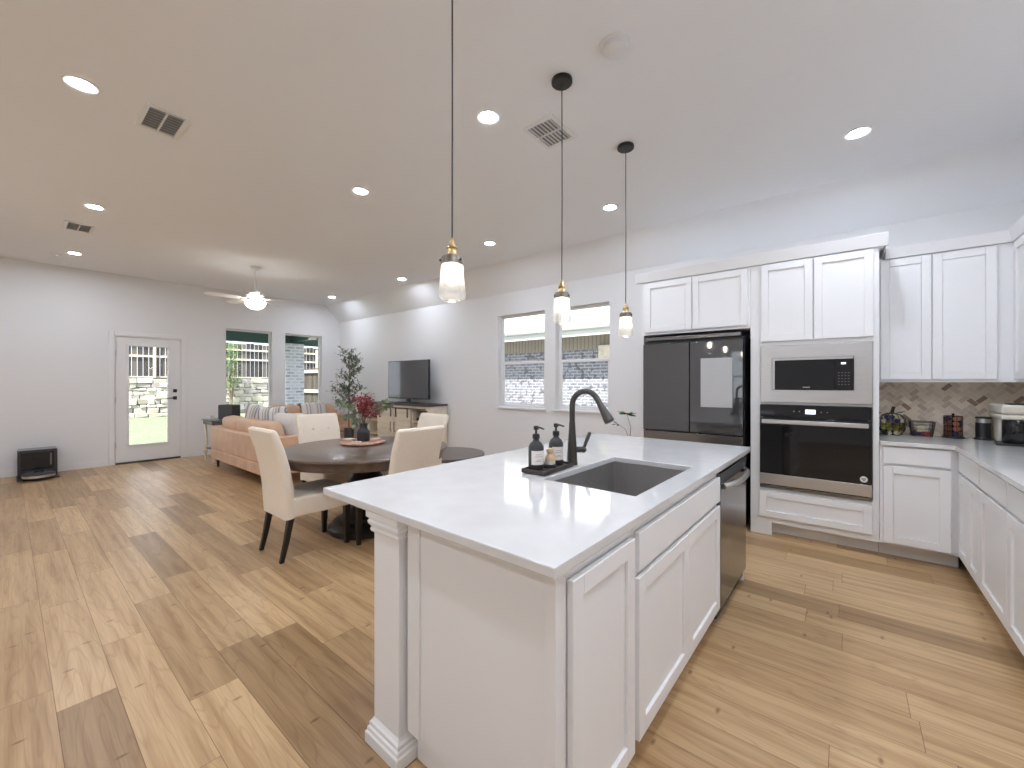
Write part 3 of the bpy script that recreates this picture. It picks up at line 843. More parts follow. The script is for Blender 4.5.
# microwave with trim kit
t = thing('microwave', 'built-in stainless microwave with a wide trim frame above the oven', 'microwave', (-.598, YT, 1.193))
w, h = .762, .50
b = MB(); fx0, fx1, fz0, fz1 = .085, .648, .112, .392
b.frame(0, w, 0, h, fx0, fx1, fz0, fz1, -.018, 0)
setp(b.build('trim_frame', M['steel'], t, bevel=.002), 'brushed steel trim frame')
b = MB(); b.box(fx0 - .02, fx1 + .02, .0005, .45, fz0 - .02, fz1 + .02); b.build('body', M['black'], t)
b = MB(); b.box(fx0 + .004, fx1 - .004, -.03, -.0, fz1 - .022, fz1 - .003); b.box(fx0 + .004, fx0 + .022, -.03, 0, fz0 + .003, fz1 - .022); b.build('door_edge', M['steel'], t, bevel=.001)
b = MB(); b.box(fx0 + .022, fx0 + .44, -.03, 0, fz0 + .003, fz1 - .022); b.build('door', M['blackglass'], t, bevel=.001)
p = MB(); p.box(fx0 + .443, fx1 - .004, -.03, 0, fz0 + .003, fz1 - .022); p = p.build('control_panel', M['blackglass'], t, bevel=.001)
b = MB(); b.box(fx0 + .482, fx0 + .512, -.0312, -.0300, fz1 - .066, fz1 - .052); b.build('display', M['display'], p, smooth=False)
b = MB()
for i in range(4):
    for k in range(5):
        b.box(fx0 + .462 + i * .021, fx0 + .472 + i * .021, -.0308, -.0300, fz0 + .045 + k * .024, fz0 + .051 + k * .024)
b.build('keypad', M['darksteel'], p, smooth=False)
b = MB(); b.box(fx0 + .225, fx0 + .275, -.0308, -.0300, fz0 + .020, fz0 + .027); b.build('badge', M['steel'], t, smooth=False)

# wall oven
t = thing('wall_oven', 'stainless wall oven with a black glass door below the microwave', 'oven', (-.605, YT, .427))
w, h = .764, .745
b = MB(); b.box(.02, w - .02, .0005, .55, .005, h - .005); b.build('body', M['black'], t)
p = MB(); p.box(0, w, -.022, 0, h - .105, h); p = p.build('control_panel', M['blackglass'], t, bevel=.002)
b = MB(); b.box(.335, .405, -.0232, -.022, h - .072, h - .035); b.build('display', M['display'], p, smooth=False)
b = MB()
for k in range(3): b.box(.354 + k * .013, .362 + k * .013, -.0236, -.0230, h - .060, h - .047)
b.build('clock_digits', M['black'], p, smooth=False)
for x in (.25, .29, .44, .48):
    b = MB(); b.box(x, x + .008, -.0226, -.022, h - .056, h - .050); b.build('touch_mark', M['steel'], p, smooth=False)
d = MB(); d.box(0, w, -.03, 0, .13, h - .112); d = d.build('door', M['blackglass'], t, bevel=.003)
b = MB(); b.box(.0, w, -.032, -.0, .035, .13); b.build('door_base', M['steel'], t, bevel=.003)
b = MB(); b.box(0, w, -.024, 0, 0, .028); b.build('vent_strip', M['darksteel'], t, bevel=.002)
b = MB(); b.box(.02, w - .02, -.078, -.058, h - .165, h - .128); b.box(.035, .055, -.06, -.03, h - .157, h - .136); b.box(w - .055, w - .035, -.06, -.03, h - .157, h - .136)
b.build('handle', M['steel'], d, bevel=.006)
b = MB(); b.tube([(.715 + .0 , -.0305, .172), (.715, -.0315, .172)], [.024, .024], 24); o = b.build('sticker', M['label'], d)
setp(o, 'round white sticker')
b = MB(); b.box(.700, .730, -.0323, -.0316, .176, .180); b.box(.703, .727, -.0323, -.0316, .168, .172); b.box(.707, .723, -.0323, -.0316, .160, .164); b.build('sticker_print', M['softblack'], d, smooth=False)

# base cabinet and counter right of the oven
BX = .205
cabinet('base_cabinet', 'white base cabinet with one drawer and one door right of the oven', (BX, YT, 0), 0, .44, YB - YT - .002, ZB, .884,
        [('slab', .02, .385, .745, .872), ('door', .02, .385, .130, .725)], toe_in=.11)
RX = .648                        # face of the right run
def right_run(name, label, ya, yb, fronts):
    """unit from y=ya (far) to y=yb (near), facing -x"""
    return cabinet(name, label, (RX, ya, 0), R(-90), ya - yb, XR - RX - .002, ZB, .884, fronts, toe_in=.08)
w = YT - 3.715
right_run('corner_base_cabinet', 'white two-door base cabinet in the inner corner of the right run', YT - .001, 3.715,
          [('slab', .03, w - .006, .735, .868), ('door', .03, w / 2 + .01, .125, .715), ('door', w / 2 + .016, w - .006, .125, .715)])
w = 3.714 - 3.165
right_run('drawer_base_cabinet', 'white base cabinet with a wide drawer, second from the corner in the right run', 3.714, 3.165,
          [('slab', .006, w - .006, .735, .868), ('door', .006, w - .006, .125, .715)])
w = 3.164 - 2.40
right_run('cooktop_base_cabinet', 'white base cabinet cut by the right edge of the photo, below the cooktop', 3.164, 2.40,
          [('slab', .006, w - .006, .735, .868), ('door', .006, w / 2 - .003, .125, .715), ('door', w / 2 + .003, w - .006, .125, .715)])
# L-shaped worktop
b = MB()
b.prism_z([(.207, YB - .012), (.207, YT - .04), (RX - .04, YT - .04), (RX - .04, 2.40), (XR - .002, 2.40), (XR - .002, YB - .012)], .884, .914)
setp(b.build('kitchen_countertop', M['quartz'], bevel=.003, smooth=False), 'white quartz worktop along the backsplash wall and right run', 'countertop')
# cooktop
t = thing('cooktop', 'black glass cooktop set in the right-hand worktop', 'cooktop', (.70, 2.44, .9145))
b = MB(); b.box(0, .52, 0, .74, 0, .012); b.build('glass_plate', M['blackglass'], t, bevel=.003)
for y in (.18, .55):
    b = MB(); b.tube([(.12 + .0, y, .013), (.12, y, .0145)], .012, 12); b.build('knob', M['softblack'], t)

# backsplash, herringbone
b = MB(); b.box(.203, XR, YB - .010, YB - .0005, .914, 1.372); b.box(XR - .010, XR - .0005, 2.40, YB - .010, .914, 1.372)
gr = b.build('trim_2', M['grout'], smooth=False); struct(gr, 'beige herringbone stone backsplash behind the worktop')
def herringbone(b, u0, u1, v0, v1, place, cl):
    TL, TW = .070, .035
    g = .0012
    c45 = math.sqrt(.5)
    random.seed(11)
    for i in range(-60, 60):
        for j in range(-60, 60):
            for k in range(2):
                # classic 2:1 herringbone lattice
                bx, by = i * TW + j * 2 * TW * 0, 0
                ox = i * TW + j * TW * 2
                oy = i * TW - j * TW * 2
                ox = i * TW + 4 * TW * (j % 2) * 0 + j * 2 * TW
                oy = i * TW - j * 2 * TW
                if k == 0: rect = (ox, ox + 2 * TW, oy, oy + TW)
                else: rect = (ox + 2 * TW - TW * 0, ox + 3 * TW, oy - TW * 0, oy + 2 * TW)
                if k == 1: rect = (ox, ox + TW, oy + TW, oy + 3 * TW)
                x0, x1, y0, y1 = rect[0] + g, rect[1] - g, rect[2] + g, rect[3] - g
                pts = [((x - y) * c45, (x + y) * c45) for x, y in ((x0, y0), (x1, y0), (x1, y1), (x0, y1))]
                cx = sum(p[0] for p in pts) / 4; cy = sum(p[1] for p in pts) / 4
                pts = [(p[0] + (u0 + u1) / 2, p[1] + (v0 + v1) / 2) for p in pts]
                # clip to the panel
                poly = pts
                for ax, lim, sg in ((0, u0, 1), (0, u1, -1), (1, v0, 1), (1, v1, -1)):
                    out = []
                    for a, c in zip(poly, poly[1:] + poly[:1]):
                        ia, ic = (a[ax] - lim) * sg >= 0, (c[ax] - lim) * sg >= 0
                        if ia: out.append(a)
                        if ia != ic:
                            tt = (lim - a[ax]) / (c[ax] - a[ax])
                            out.append((a[0] + (c[0] - a[0]) * tt, a[1] + (c[1] - a[1]) * tt))
                    poly = out
                    if len(poly) < 3: break
                if len(poly) < 3: continue
                f = b.bm.faces.new([b.bm.verts.new(place(*p)) for p in poly])
                r = random.random()
                base = (.86, .80, .72) if r < .5 else (.88, .83, .76) if r < .82 else (.78, .71, .63) if r < .95 else (.58, .49, .41)
                q = random.uniform(.94, 1.06)
                for lp in f.loops: lp[cl] = (base[0] * q, base[1] * q, base[2] * q, 1)
b = MB(); cl = colour_layer(b.bm)
herringbone(b, .205, XR - .012, .916, 1.371, lambda u, v: (u, YB - .0112, v), cl)
herringbone(b, 2.42, YB - .012, .916, 1.371, lambda u, v: (XR - .0112, u, v), cl)
b.build('tiles', M['tile'], gr, smooth=False, fix=False)

# wall cabinets
UY = YB - .33
UX = XR - .325
cabinet('wall_cabinet', 'white two-door wall cabinet above the coffee corner', (.205, UY, 0), 0, UX - .205, .328, 1.372, 2.41,
        [('door', .022, .325, 1.395, 2.395), ('door', .331, .672, 1.395, 2.395)], toe=False)
cabinet('side_wall_cabinet', 'white wall cabinet at the right edge of the photo', (UX, YB - .01, 0), R(-90), 1.3, .323, 1.372, 2.41,
        [('door', .36, .80, 1.395, 2.395), ('door', .806, 1.27, 1.395, 2.395)], toe=False)
b = MB(); b.prism_x([(UY - .001 + y, 2.406 + z) for y, z in crown_poly(.085, .05)], .257, UX - .03)
b.box(.257, UX, UY, YB - .002, 2.412, 2.491)
b.prism_y([(UX - .001 + y, 2.406 + z) for y, z in crown_poly(.085, .05)], YB - .01 - 1.3, UY + .0)
b.box(UX, XR - .002, YB - 1.31, YB - .002, 2.412, 2.491)
struct(b.build('trim_3', M['cab'], smooth=False), 'white crown moulding on the wall cabinets')

# ------------------------------------------------------------------ island
IA = R(-0.8)
IO = Vector((-.554, .848, 0))
def isl(x, y, z=0.0):
    c, s = math.cos(IA), math.sin(IA)
    return (IO.x + x * c - y * s, IO.y + x * s + y * c, z)
IL, IW = 2.47, 1.205
FX = -.030                       # cabinet face, local
SX0, SX1, SY0, SY1 = -.570, -.110, .742, 1.495       # sink opening, local
t = b = MB()
o = [(-IW, 0), (0, 0), (0, IL), (-IW, IL)]
i_ = [(SX0, SY0), (SX1, SY0), (SX1, SY1), (SX0, SY1)]
vo = [[b.bm.verts.new((x, y, z)) for x, y in o] for z in (.884, .914)]
vi = [[b.bm.verts.new((x, y, z)) for x, y in i_] for z in (.884, .914)]
for k in range(4):
    n = (k + 1) % 4
    b.bm.faces.new((vo[1][k], vo[1][n], vi[1][n], vi[1][k])); b.bm.faces.new((vo[0][k], vi[0][k], vi[0][n], vo[0][n]))
    b.bm.faces.new((vo[0][k], vo[0][n], vo[1][n], vo[1][k])); b.bm.faces.new((vi[0][k], vi[1][k], vi[1][n], vi[0][n]))
ob = b.build('island_countertop', M['quartz'], loc=isl(0, 0), rotz=IA, bevel=.004, smooth=False)
setp(ob, 'white quartz island worktop with the sink cut into it', 'countertop')

DEP = .610
ID1 = cabinet('island_door_cabinet', 'white single-door cabinet at the near end of the island', isl(FX, .095), R(90) + IA, .425, DEP, ZB, .884,
        [('door', .003, .402, .112, .842)])
# sink base: open box inside for the bowl
t = thing('sink_cabinet', 'white island cabinet with a wide false drawer over two doors', 'cabinet', isl(FX, .521), R(90) + IA)
w = 1.125
b = MB(); b.box(0, w, 0, .02, ZB, .884); b.box(0, .018, .02, DEP, ZB, .884); b.box(w - .018, w, .02, DEP, ZB, .884); b.box(.018, w - .018, .02, DEP, ZB, ZB + .018); b.box(.018, w - .018, DEP - .012, DEP, ZB + .018, .884)
b.build('carcass', M['cab'], t, smooth=False)
b = MB(); b.box(0, w, .075, .09, 0, ZB); b.build('toe_kick', M['cab'], t, smooth=False)
b = MB(); shaker(b, .012, w - .012, .715, .848, -.003, flat=True); b.build('drawer_front', M['cab'], t, bevel=.0025, smooth=False)
for x0, x1 in ((.012, w / 2 - .002), (w / 2 + .002, w - .012)):
    b = MB(); shaker(b, x0, x1, .125, .690, -.003); b.build('door', M['cab'], t, bevel=.0025, smooth=False)
# dishwasher
t = thing('dishwasher', 'stainless dishwasher with a curved bar handle at the far end of the island', 'dishwasher', isl(FX, 1.647), R(90) + IA)
w = .690
b = MB(); b.box(0, w, .0, DEP, .05, .872); b.build('body', M['softblack'], t)
d = MB(); d.box(.004, w - .004, -.022, -.003, .105, .862); d = d.build('door', M['darksteel'], t, bevel=.004)
b = MB(); b.box(.004, w - .004, -.024, -.021, .80, .862); b.build('control_strip', M['softblack'], d, bevel=.002)
b = MB()
pts = [(.05 + (w - .10) * k / 12, -.024 - .045 * math.sin(PI * min(1, max(0, k / 12))) ** .5, .785) for k in range(13)]
b.tube(pts, [.017] * 13, 10); b.build('handle', M['steel'], d)
b = MB(); b.box(.01, w - .01, .05, .07, 0, .10); b.build('toe_plate', M['black'], t)
# island body: end panel and back panel
t = thing('island_end_panel', 'plain white end panel of the island facing the viewer', 'panel', isl(0, 0), IA)
b = MB(); b.box(-.600, FX - .036, .056, .088, .125, .884); b.build('panel', M['cab'], t, smooth=False)
b = MB(); b.box(FX - .035, FX + .002, .046, .094, .10, .884); b.build('corner_stile', M['cab'], t, bevel=.002, smooth=False)
b = MB(); b.box(-.668, -.601, .050, .094, .12, .884); b.build('inner_stile', M['cab'], t, bevel=.002, smooth=False)
b = MB(); b.box(-.66, FX - .08, .088, .0945, 0, .12); b.build('toe_kick', M['cab'], t, smooth=False)
t = thing('island_back_panel', 'white back of the island on the dining side, under the overhang', 'panel', isl(0, 0), IA)
b = MB(); b.box(-.668, -.648, .20, 2.19, 0, .884); b.build('panel', M['cab'], t, smooth=False)
b = MB(); b.box(-.680, -.668, .20, 2.19, 0, .09); b.build('baseboard', M['cab'], t, smooth=False)
t = thing('island_far_panel', 'white end panel closing the far end of the island', 'panel', isl(0, 0), IA)
b = MB(); b.box(-.646, FX, 2.358, 2.378, 0, .884); b.build('panel', M['cab'], t, smooth=False)
b = MB(); b.box(-.646, FX - .02, 2.378, 2.39, 0, .09); b.build('baseboard', M['cab'], t, smooth=False)
def post(label, x0, y0, s=.160):
    t = thing('island_post', label, 'post', isl(x0, y0), IA, None)
    b = MB(); b.box(0, s, 0, s, 0, .884); b.build('shaft', M['cab'], t, bevel=.003, smooth=False)
    def band(name, prof):
        b = MB()
        b.rings([[(-o, -o, z), (s + o, -o, z), (s + o, s + o, z), (-o, s + o, z)] for o, z in prof]); b.build(name, M['cab'], t, smooth=False)
    band('capital', [(.0, .800), (.008, .803), (.011, .812), (.007, .820), (.009, .825), (.016, .832), (.018, .842), (.013, .850), (.015, .854), (.022, .860), (.022, .884)])
    band('base_moulding', [(.024, 0), (.024, .040), (.019, .046), (.017, .058), (.012, .062), (.012, .076), (.005, .084), (.0, .094)])
post('white square post under the near left corner of the island', -.848, .028)
post('white square post under the far left corner of the island', -.848, 2.20)

# sink
t = thing('kitchen_sink', 'rectangular stainless undermount sink in the island', 'sink', isl((SX0 + SX1) / 2, (SY0 + SY1) / 2, .66), IA)
hx, hy = (SX1 - SX0) / 2 + .004, (SY1 - SY0) / 2 + .004
def rr(hx, hy, r, z, n=5):
    out = []
    for cx, cy, a0 in ((hx - r, hy - r, 0), (-hx + r, hy - r, 90), (-hx + r, -hy + r, 180), (hx - r, -hy + r, 270)):
        for k in range(n + 1):
            a = R(a0 + 90 * k / n); out.append((cx + r * math.cos(a), cy + r * math.sin(a), z))
    return out
b = MB()
b.rings([rr(hx + .02, hy + .02, .02, .2235), rr(hx, hy, .014, .2235), rr(hx, hy, .014, .02), rr(hx - .012, hy - .012, .02, .005), rr(hx - .03, hy - .03, .02, .002)], cap=False)
vv = [b.bm.verts.new(p) for p in rr(hx - .03, hy - .03, .02, .002)]; b.bm.faces.new(vv)
bmesh.ops.remove_doubles(b.bm, verts=b.bm.verts, dist=1e-5)
o = b.build('bowl', M['sinksteel'], t, fix=False)
b = MB(); b.lathe([(.0, .0032), (.04, .0032), (.045, .006), (.055, .0035)], (0, .05, 0), 24); b.build('drain', M['steel'], t)

# faucet
fb = Vector((-1.185, 1.990, .914))
t = thing('faucet', 'tall dark gooseneck pull-down faucet behind the sink', 'faucet', fb, 0)
b = MB(); b.lathe([(.030, 0), (.030, .006), (.0285, .012), (.027, .06), (.0235, .12), (.019, .18), (.0165, .235)], n=24); b.build('body', M['bronze'], t)
b = MB(); pts = [(0, 0, .23), (0, 0, .28), (0, 0, .325)]
ra = .083
for k in range(1, 13):
    a = PI - (PI * .86) * k / 12
    pts.append((ra + ra * math.cos(a), 0, .325 + ra * math.sin(a)))
e1, e2 = Vector(pts[-2]), Vector(pts[-1]); dd = (e2 - e1).normalized()
pts.append(tuple(e2 + dd * .024))
b.tube(pts, .0155, 16); b.build('spout', M['bronze'], t)
p0 = e2 + dd * .020
b = MB(); b.tube([p0, p0 + dd * .03, p0 + dd * .09, p0 + dd * .108, p0 + dd * .112], [.0165, .019, .026, .027, .022], 16); b.build('spray_head', M['bronze'], t)
b = MB(); b.cyl((.012, .012, .082), (.045, .038, .082), .017, .017, 16); b.ball((.047, .04, .082), .019); b.build('handle_hub', M['bronze'], t)
b = MB(); b.tube([(.05, .042, .085), (.058, .050, .12), (.068, .060, .155), (.075, .066, .178)], [.008, .0095, .011, .008], 10); b.build('lever', M['bronze'], t)

# tray with bottles and brush
tx, ty = -1.205, 1.785
TA = R(3)
t = thing('sink_tray', 'small dark wooden tray beside the faucet', 'tray', (tx, ty, .914), TA)
b = MB(); b.box(-.062, .062, -.142, .142, 0.004, .014); b.build('tray_bottom', M['traydark'], t, bevel=.002)
b = MB(); b.box(-.070, -.060, -.149, .149, 0.003, .024); b.box(.060, .070, -.149, .149, .003, .024); b.box(-.060, .060, -.149, -.139, .003, .024); b.box(-.060, .060, .139, .149, .003, .024); b.build('rim', M['traydark'], t, bevel=.002)
b = MB()
for x in (-.05, .05):
    for y in (-.12, .12): b.box(x - .01, x + .01, y - .01, y + .01, 0, .004)
b.build('feet', M['traydark'], t)
def soap(name, label, x, y, rz):
    t = thing(name, label, 'bottle', (x, y, .9285), rz)
    b = MB(); b.lathe([(.036, 0), (.039, .004), (.039, .105), (.0375, .118), (.030, .132), (.018, .142), (.0145, .148), (.0145, .158)], n=28); b.build('bottle_body', M['softblack'], t)
    b = MB(); b.lathe([(.0185, .156), (.0185, .176), (.014, .180), (.006, .182), (.006, .2), (.013, .201), (.013, .218), (.008, .221)], n=20); p = b.build('pump', M['black'], t)
    b = MB(); b.tube([(0, 0, .212), (.03, 0, .214), (.062, 0, .209)], [.006, .005, .004], 8); b.build('nozzle', M['black'], p)
    b = MB()
    n = 12
    def arc(r, z): return [(r * math.cos(R(-75 + 110 * k / n)), r * math.sin(R(-75 + 110 * k / n)), z) for k in range(n + 1)]
    b.rings([arc(.0397, .028), arc(.0397, .098)], cap=False, closed=False); b.rings([arc(.0392, .028), arc(.0392, .098)], cap=False, closed=False)
    l = b.build('label', M['label'], t, fix=False); l['label'] = 'pale paper label'
    b = MB()
    for z, a0, a1 in ((.078, -40, 0), (.068, -50, 10), (.052, -35, -5), (.045, -45, 5)):
        q = lambda z_: [(.0399 * math.cos(R(a0 + (a1 - a0) * k / 6)), .0399 * math.sin(R(a0 + (a1 - a0) * k / 6)), z_) for k in range(7)]
        b.rings([q(z), q(z + .0022)], cap=False, closed=False)
    b.build('print', M['ink'], l, fix=False)
soap('soap_bottle', 'black pump bottle with a pale label, nearer one on the tray', tx - .020, ty - .083, R(-15))
soap('lotion_bottle', 'black pump bottle with a pale label, next to the faucet', tx - .012, ty + .090, R(-15))
t = thing('dish_brush', 'small round wooden dish brush standing between the pump bottles', 'brush', (tx + .006, ty + .004, .9285))
b = MB(); b.lathe([(.034, 0), (.034, .012), (.030, .014)], n=24); b.build('dish', M['softblack'], t)
b = MB(); b.lathe([(.023, .0145), (.028, .018), (.0285, .034)], n=24); b.build('bristles', M['bristle'], t)
b = MB(); b.lathe([(.0285, .034), (.0285, .042), (.024, .056), (.014, .066), (.013, .070), (.0185, .080), (.0195, .088), (.015, .096), (.004, .100)], n=24); b.build('wooden_handle', M['bristlewood'], t)

# small plant standing beyond the island's far edge, on a stool
t = thing('plant_stool', 'low wooden stool mostly hidden behind the far end of the island', 'stool', (-1.97, 4.62, 0))
b = MB(); b.lathe([(.16, .56), (.165, .565), (.165, .59), (.16, .595)], n=28); b.build('seat', M['oakpale'], t)
for k in range(3):
    a = k * 2 * PI / 3 + .4; b = MB(); b.tube([(.10 * math.cos(a), .10 * math.sin(a), .57), (.15 * math.cos(a), .15 * math.sin(a), 0)], [.016, .012]); b.build('leg', M['oakpale'], t)
t = thing('potted_seedling', 'small plant with green leaves peeking over the far edge of the island', 'plant', (-1.97, 4.62, .5955))
b = MB(); b.lathe([(.05, 0), (.07, .1), (.072, .11), (.064, .11), (.06, .09), (.0, .09)], n=24, cap=False); b.build('pot', M['whitefab'], t)
b = MB(); b.lathe([(.0, .092), (.0595, .092)], n=20); b.build('soil', M['soil'], t)
b = MB(); b.tube([(0, 0, .09), (.01, 0, .25), (-.03, -.01, .40)], [.005, .004, .003]); b.tube([(0, 0, .09), (-.05, -.01, .22), (-.14, -.05, .29)], [.004, .003, .002]); b.build('stem', M['bark'], t)
b = MB(); random.seed(5)
for k in range(14):
    a = k * 2.4; b.leaf(Vector((-.03, -.01, .40)), Vector((math.cos(a), math.sin(a) * .8, random.uniform(-.15, .3))), Vector((0, 0, 1)), random.uniform(.09, .14), .06)
for k in range(5): b.leaf(Vector((-.13, -.05, .285)), Vector((-1 + .3 * k, -.4, random.uniform(-.3, .3))), Vector((0, 0, 1)), .08, .03)
b.build('leaves', M['leafgreen'], t, fix=False)

# ------------------------------------------------------------------ things on the worktop by the backsplash
CZ = .9145
def wire_loop(b, c, rx, ry, z, r=.0028, n=20):
    b.tube([(c[0] + rx * math.cos(2 * PI * k / n), c[1] + ry * math.sin(2 * PI * k / n), z) for k in range(n)], r, 6, closed=True)
px, py = .312, 4.88
t = thing('pumpkin_basket', 'black wire pumpkin basket full of coloured capsules beside the oven tower', 'basket', (px, py, CZ))
b = MB()
prof = [(.055, .003), (.082, .04), (.090, .09), (.084, .14), (.062, .172), (.030, .185)]
for k in range(12):
    a = 2 * PI * k / 12
    b.tube([(r * math.cos(a), r * math.sin(a), z) for r, z in prof], .0024, 6)
wire_loop(b, (0, 0), .055, .055, .004); wire_loop(b, (0, 0), .090, .090, .09, .002); wire_loop(b, (0, 0), .032, .032, .185)
b.build('wire_frame', M['blackmetal'], t)
b = MB(); b.tube([(0, 0, .187), (.004, 0, .215), (.012, 0, .245)], [.014, .011, .013], 8); b.lathe([(.034, .183), (.034, .188), (.012, .19)], n=16); b.build('stem', M['stem'], t)
b = MB(); b.leaf(Vector((.02, -.01, .19)), Vector((.9, -.3, .25)), Vector((0, 0, 1)), .075, .04); b.build('leaf', M['stem'], t, fix=False)
def capsule_mesh():
    b = MB(); b.lathe([(.012, 0), (.0155, .006), (.0165, .022), (.019, .024), (.019, .026)], (0, 0, -.013), 12); return b
protos = {}
random.seed(21)
kinds = [('greenfoil', 'olive gold capsule in the pumpkin basket'), ('creamfoil', 'cream capsule in the pumpkin basket'), ('purplefoil', 'dark purple capsule in the pumpkin basket'), ('brownfoil', 'brown capsule in the pumpkin basket')]
spots = []
for z, rr_, n in ((.022, .048, 7), (.056, .066, 9), (.09, .068, 9), (.124, .062, 8), (.155, .040, 6)):
    for k in range(n):
        a = 2 * PI * k / n + z * 30
        spots.append((rr_ * math.cos(a), rr_ * math.sin(a), z))
for i, (x, y, z) in enumerate(spots):
    m, lb = kinds[(i * 7 + i // 3) % 4] if i % 5 else kinds[i % 2]
    o = None
    if m not in protos:
        o = capsule_mesh().build('coffee_capsule', M[m]); protos[m] = o
    else:
        o = protos[m].copy(); COL.objects.link(o)
    o.location = (px + x, py + y, CZ + z)
    o.rotation_euler = (random.uniform(0, 6), random.uniform(0, 6), random.uniform(0, 6))
    setp(o, lb, 'capsule', 'capsules in the pumpkin basket')
# wire basket
qx, qy = .498, 4.90
t = thing('wire_basket', 'low black wire mesh basket between the pumpkin basket and the capsule carousel', 'basket', (qx, qy, CZ))
b = MB()
for z, hx, hy in ((.004, .063, .05), (.034, .069, .056), (.064, .073, .060), (.094, .076, .064), (.122, .078, .067)):
    b.tube([p for p in rr(hx, hy, .02, z, 3)], .0016 if z < .1 else .003, 6, closed=True)
for k in range(28):
    a = k / 28
    lo, hi = rr(.063, .05, .02, .004, 6), rr(.078, .067, .02, .122, 6)
    b.tube([lo[k], hi[k]], .0014, 5)
for x in (-.05, -.025, 0, .025, .05): b.tube([(x, -.05, .004), (x, .05, .004)], .0014, 5)
b.build('wire_mesh', M['blackmetal'], t)
for nm, lb, m, x, y, z, sz, rt_ in (('snack_packet', 'red packet lying in the wire basket', 'redpack', .028, .0, .025, (.06, .05, .03), .3),
                                     ('tea_packet', 'cream packet standing in the wire basket', 'creamfoil', .0, .02, .050, (.055, .02, .075), -.1),
                                     ('dark_packet', 'dark packet lying at the left in the wire basket', 'purplefoil', -.034, -.005, .022, (.055, .05, .026), .2)):
    t = thing(nm, lb, 'packet', (qx + x, qy + y, CZ + z), rt_)
    b = MB(); b.cushion(sz, .4, .3, 16, 10); b.build('pouch', M[m], t)
    b = MB(); b.box(-sz[0] / 2 * .95, sz[0] / 2 * .95, -.001, .001, sz[2] / 2 * .75, sz[2] / 2 * 1.08); b.build('seal', M[m], t)
# capsule carousel
cx, cy = .684, 4.915
t = thing('capsule_carousel', 'round black carousel rack of copper coffee capsules', 'capsule rack', (cx, cy, CZ))
b = MB(); b.lathe([(.066, 0), (.068, .004), (.064, .010), (.02, .012)], n=28); b.build('base', M['blackmetal'], t)
b = MB(); b.cyl((0, 0, .012), (0, 0, .19), .006); b.ball((0, 0, .192), .009); b.build('pole', M['blackmetal'], t)
b = MB()
for k in range(12):
    a = 2 * PI * (k + .5) / 12; b.tube([(.054 * math.cos(a), .054 * math.sin(a), .010), (.054 * math.cos(a), .054 * math.sin(a), .178)], .0018, 5)
for z in (.016, .055, .096, .137, .178): wire_loop(b, (0, 0), .054, .054, z, .0025, 24)
b.build('wire_cage', M['blackmetal'], t)
pc = None
for lv in range(4):
    for k in range(5):
        a = 2 * PI * k / 5 - PI / 2 + .25
        p = (cx + .034 * math.cos(a), cy + .034 * math.sin(a), CZ + .036 + lv * .0405)
        mm = 'copper' if (lv * 2 + k) % 5 else 'purplefoil'
        key = 'car' + mm
        if key not in protos:
            protos[key] = capsule_mesh().build('coffee_capsule', M[mm]); o = protos[key]
        else:
            o = protos[key].copy(); COL.objects.link(o)
        o.location = p; o.rotation_euler = (0, R(90), a)
        setp(o, ('copper' if mm == 'copper' else 'dark purple') + ' coffee capsule held in the carousel rack', 'capsule', 'capsules in the carousel rack')
# milk frother canister
t = thing('milk_frother', 'black cylindrical milk frother with a steel band left of the coffee machine', 'milk frother', (.848, 4.905, CZ))
b = MB(); b.lathe([(.052, 0), (.054, .006), (.048, .014), (.02, .015)], n=28); b.build('base', M['black'], t)
b = MB(); b.lathe([(.042, .0155), (.043, .02), (.043, .135)], n=28); b.build('jug', M['black'], t)
b = MB(); b.lathe([(.041, .135), (.041, .168)], n=28); b.build('steel_band', M['steel'], t)
b = MB(); b.lathe([(.044, .168), (.045, .176), (.040, .182), (.0, .184)], n=28); b.build('lid', M['black'], t)
# coffee machine
t = thing('coffee_machine', 'cream and black capsule coffee machine in the corner of the worktop', 'coffee machine', (.975, 4.74, CZ))
b = MB(); b.box(-.075, .075, .02, .17, .0, .20); b.build('tower', M['ivory'], t, bevel=.015, seg=3)
b = MB(); b.box(-.095, .095, -.17, .175, .185, .222); b.build('head_band', M['ivory'], t, bevel=.012, seg=3)
b = MB(); b.box(-.097, .097, -.175, .178, .224, .292); o = b.build('lid', M['ivory'], t, bevel=.016, seg=3)
b = MB(); b.box(-.05, .05, -.14, .02, .292, .299); b.build('lever', M['black'], o, bevel=.003)
b = MB(); b.lathe([(.075, .012), (.079, .02), (.079, .17), (.072, .184), (.0, .185)], (0, -.085, 0), 28); b.build('water_tank', M['blackglass'], t)
b = MB(); b.prism_z([(-.13, -.21), (.10, -.21), (.10, .02), (-.10, .02)], 0, .012); b.build('drip_tray', M['black'], t, bevel=.003)

# ------------------------------------------------------------------ ceiling fittings
def downlight(x, y, label, proto=[None]):
    if proto[0] is None:
        t = thing('recessed_downlight', label, 'ceiling light', (x, y, ZC), 0, 'recessed ceiling lights')
        b = MB(); b.lathe([(.082, 0), (.082, -.004), (.075, -.009), (.0565, -.006), (.0565, 0)], n=32, cap=False); b.build('trim_ring', M['trim'], t)
        b = MB(); b.lathe([(.001, -.0045), (.0735, -.0045)], n=32, cap=False)
        # one face looking down
        b.bm.free(); b.bm = bmesh.new()
        vs_ = [b.bm.verts.new((.056 * math.cos(-2 * PI * k / 32), .056 * math.sin(-2 * PI * k / 32), -.0055)) for k in range(32)]
        b.bm.faces.new(vs_); setp(b.build('diffuser', M['lamp'], t, smooth=False, fix=False), 'glowing diffuser')
        proto[0] = t
    else:
        t = dup(proto[0], (x, y, ZC), 0, label)
    return t
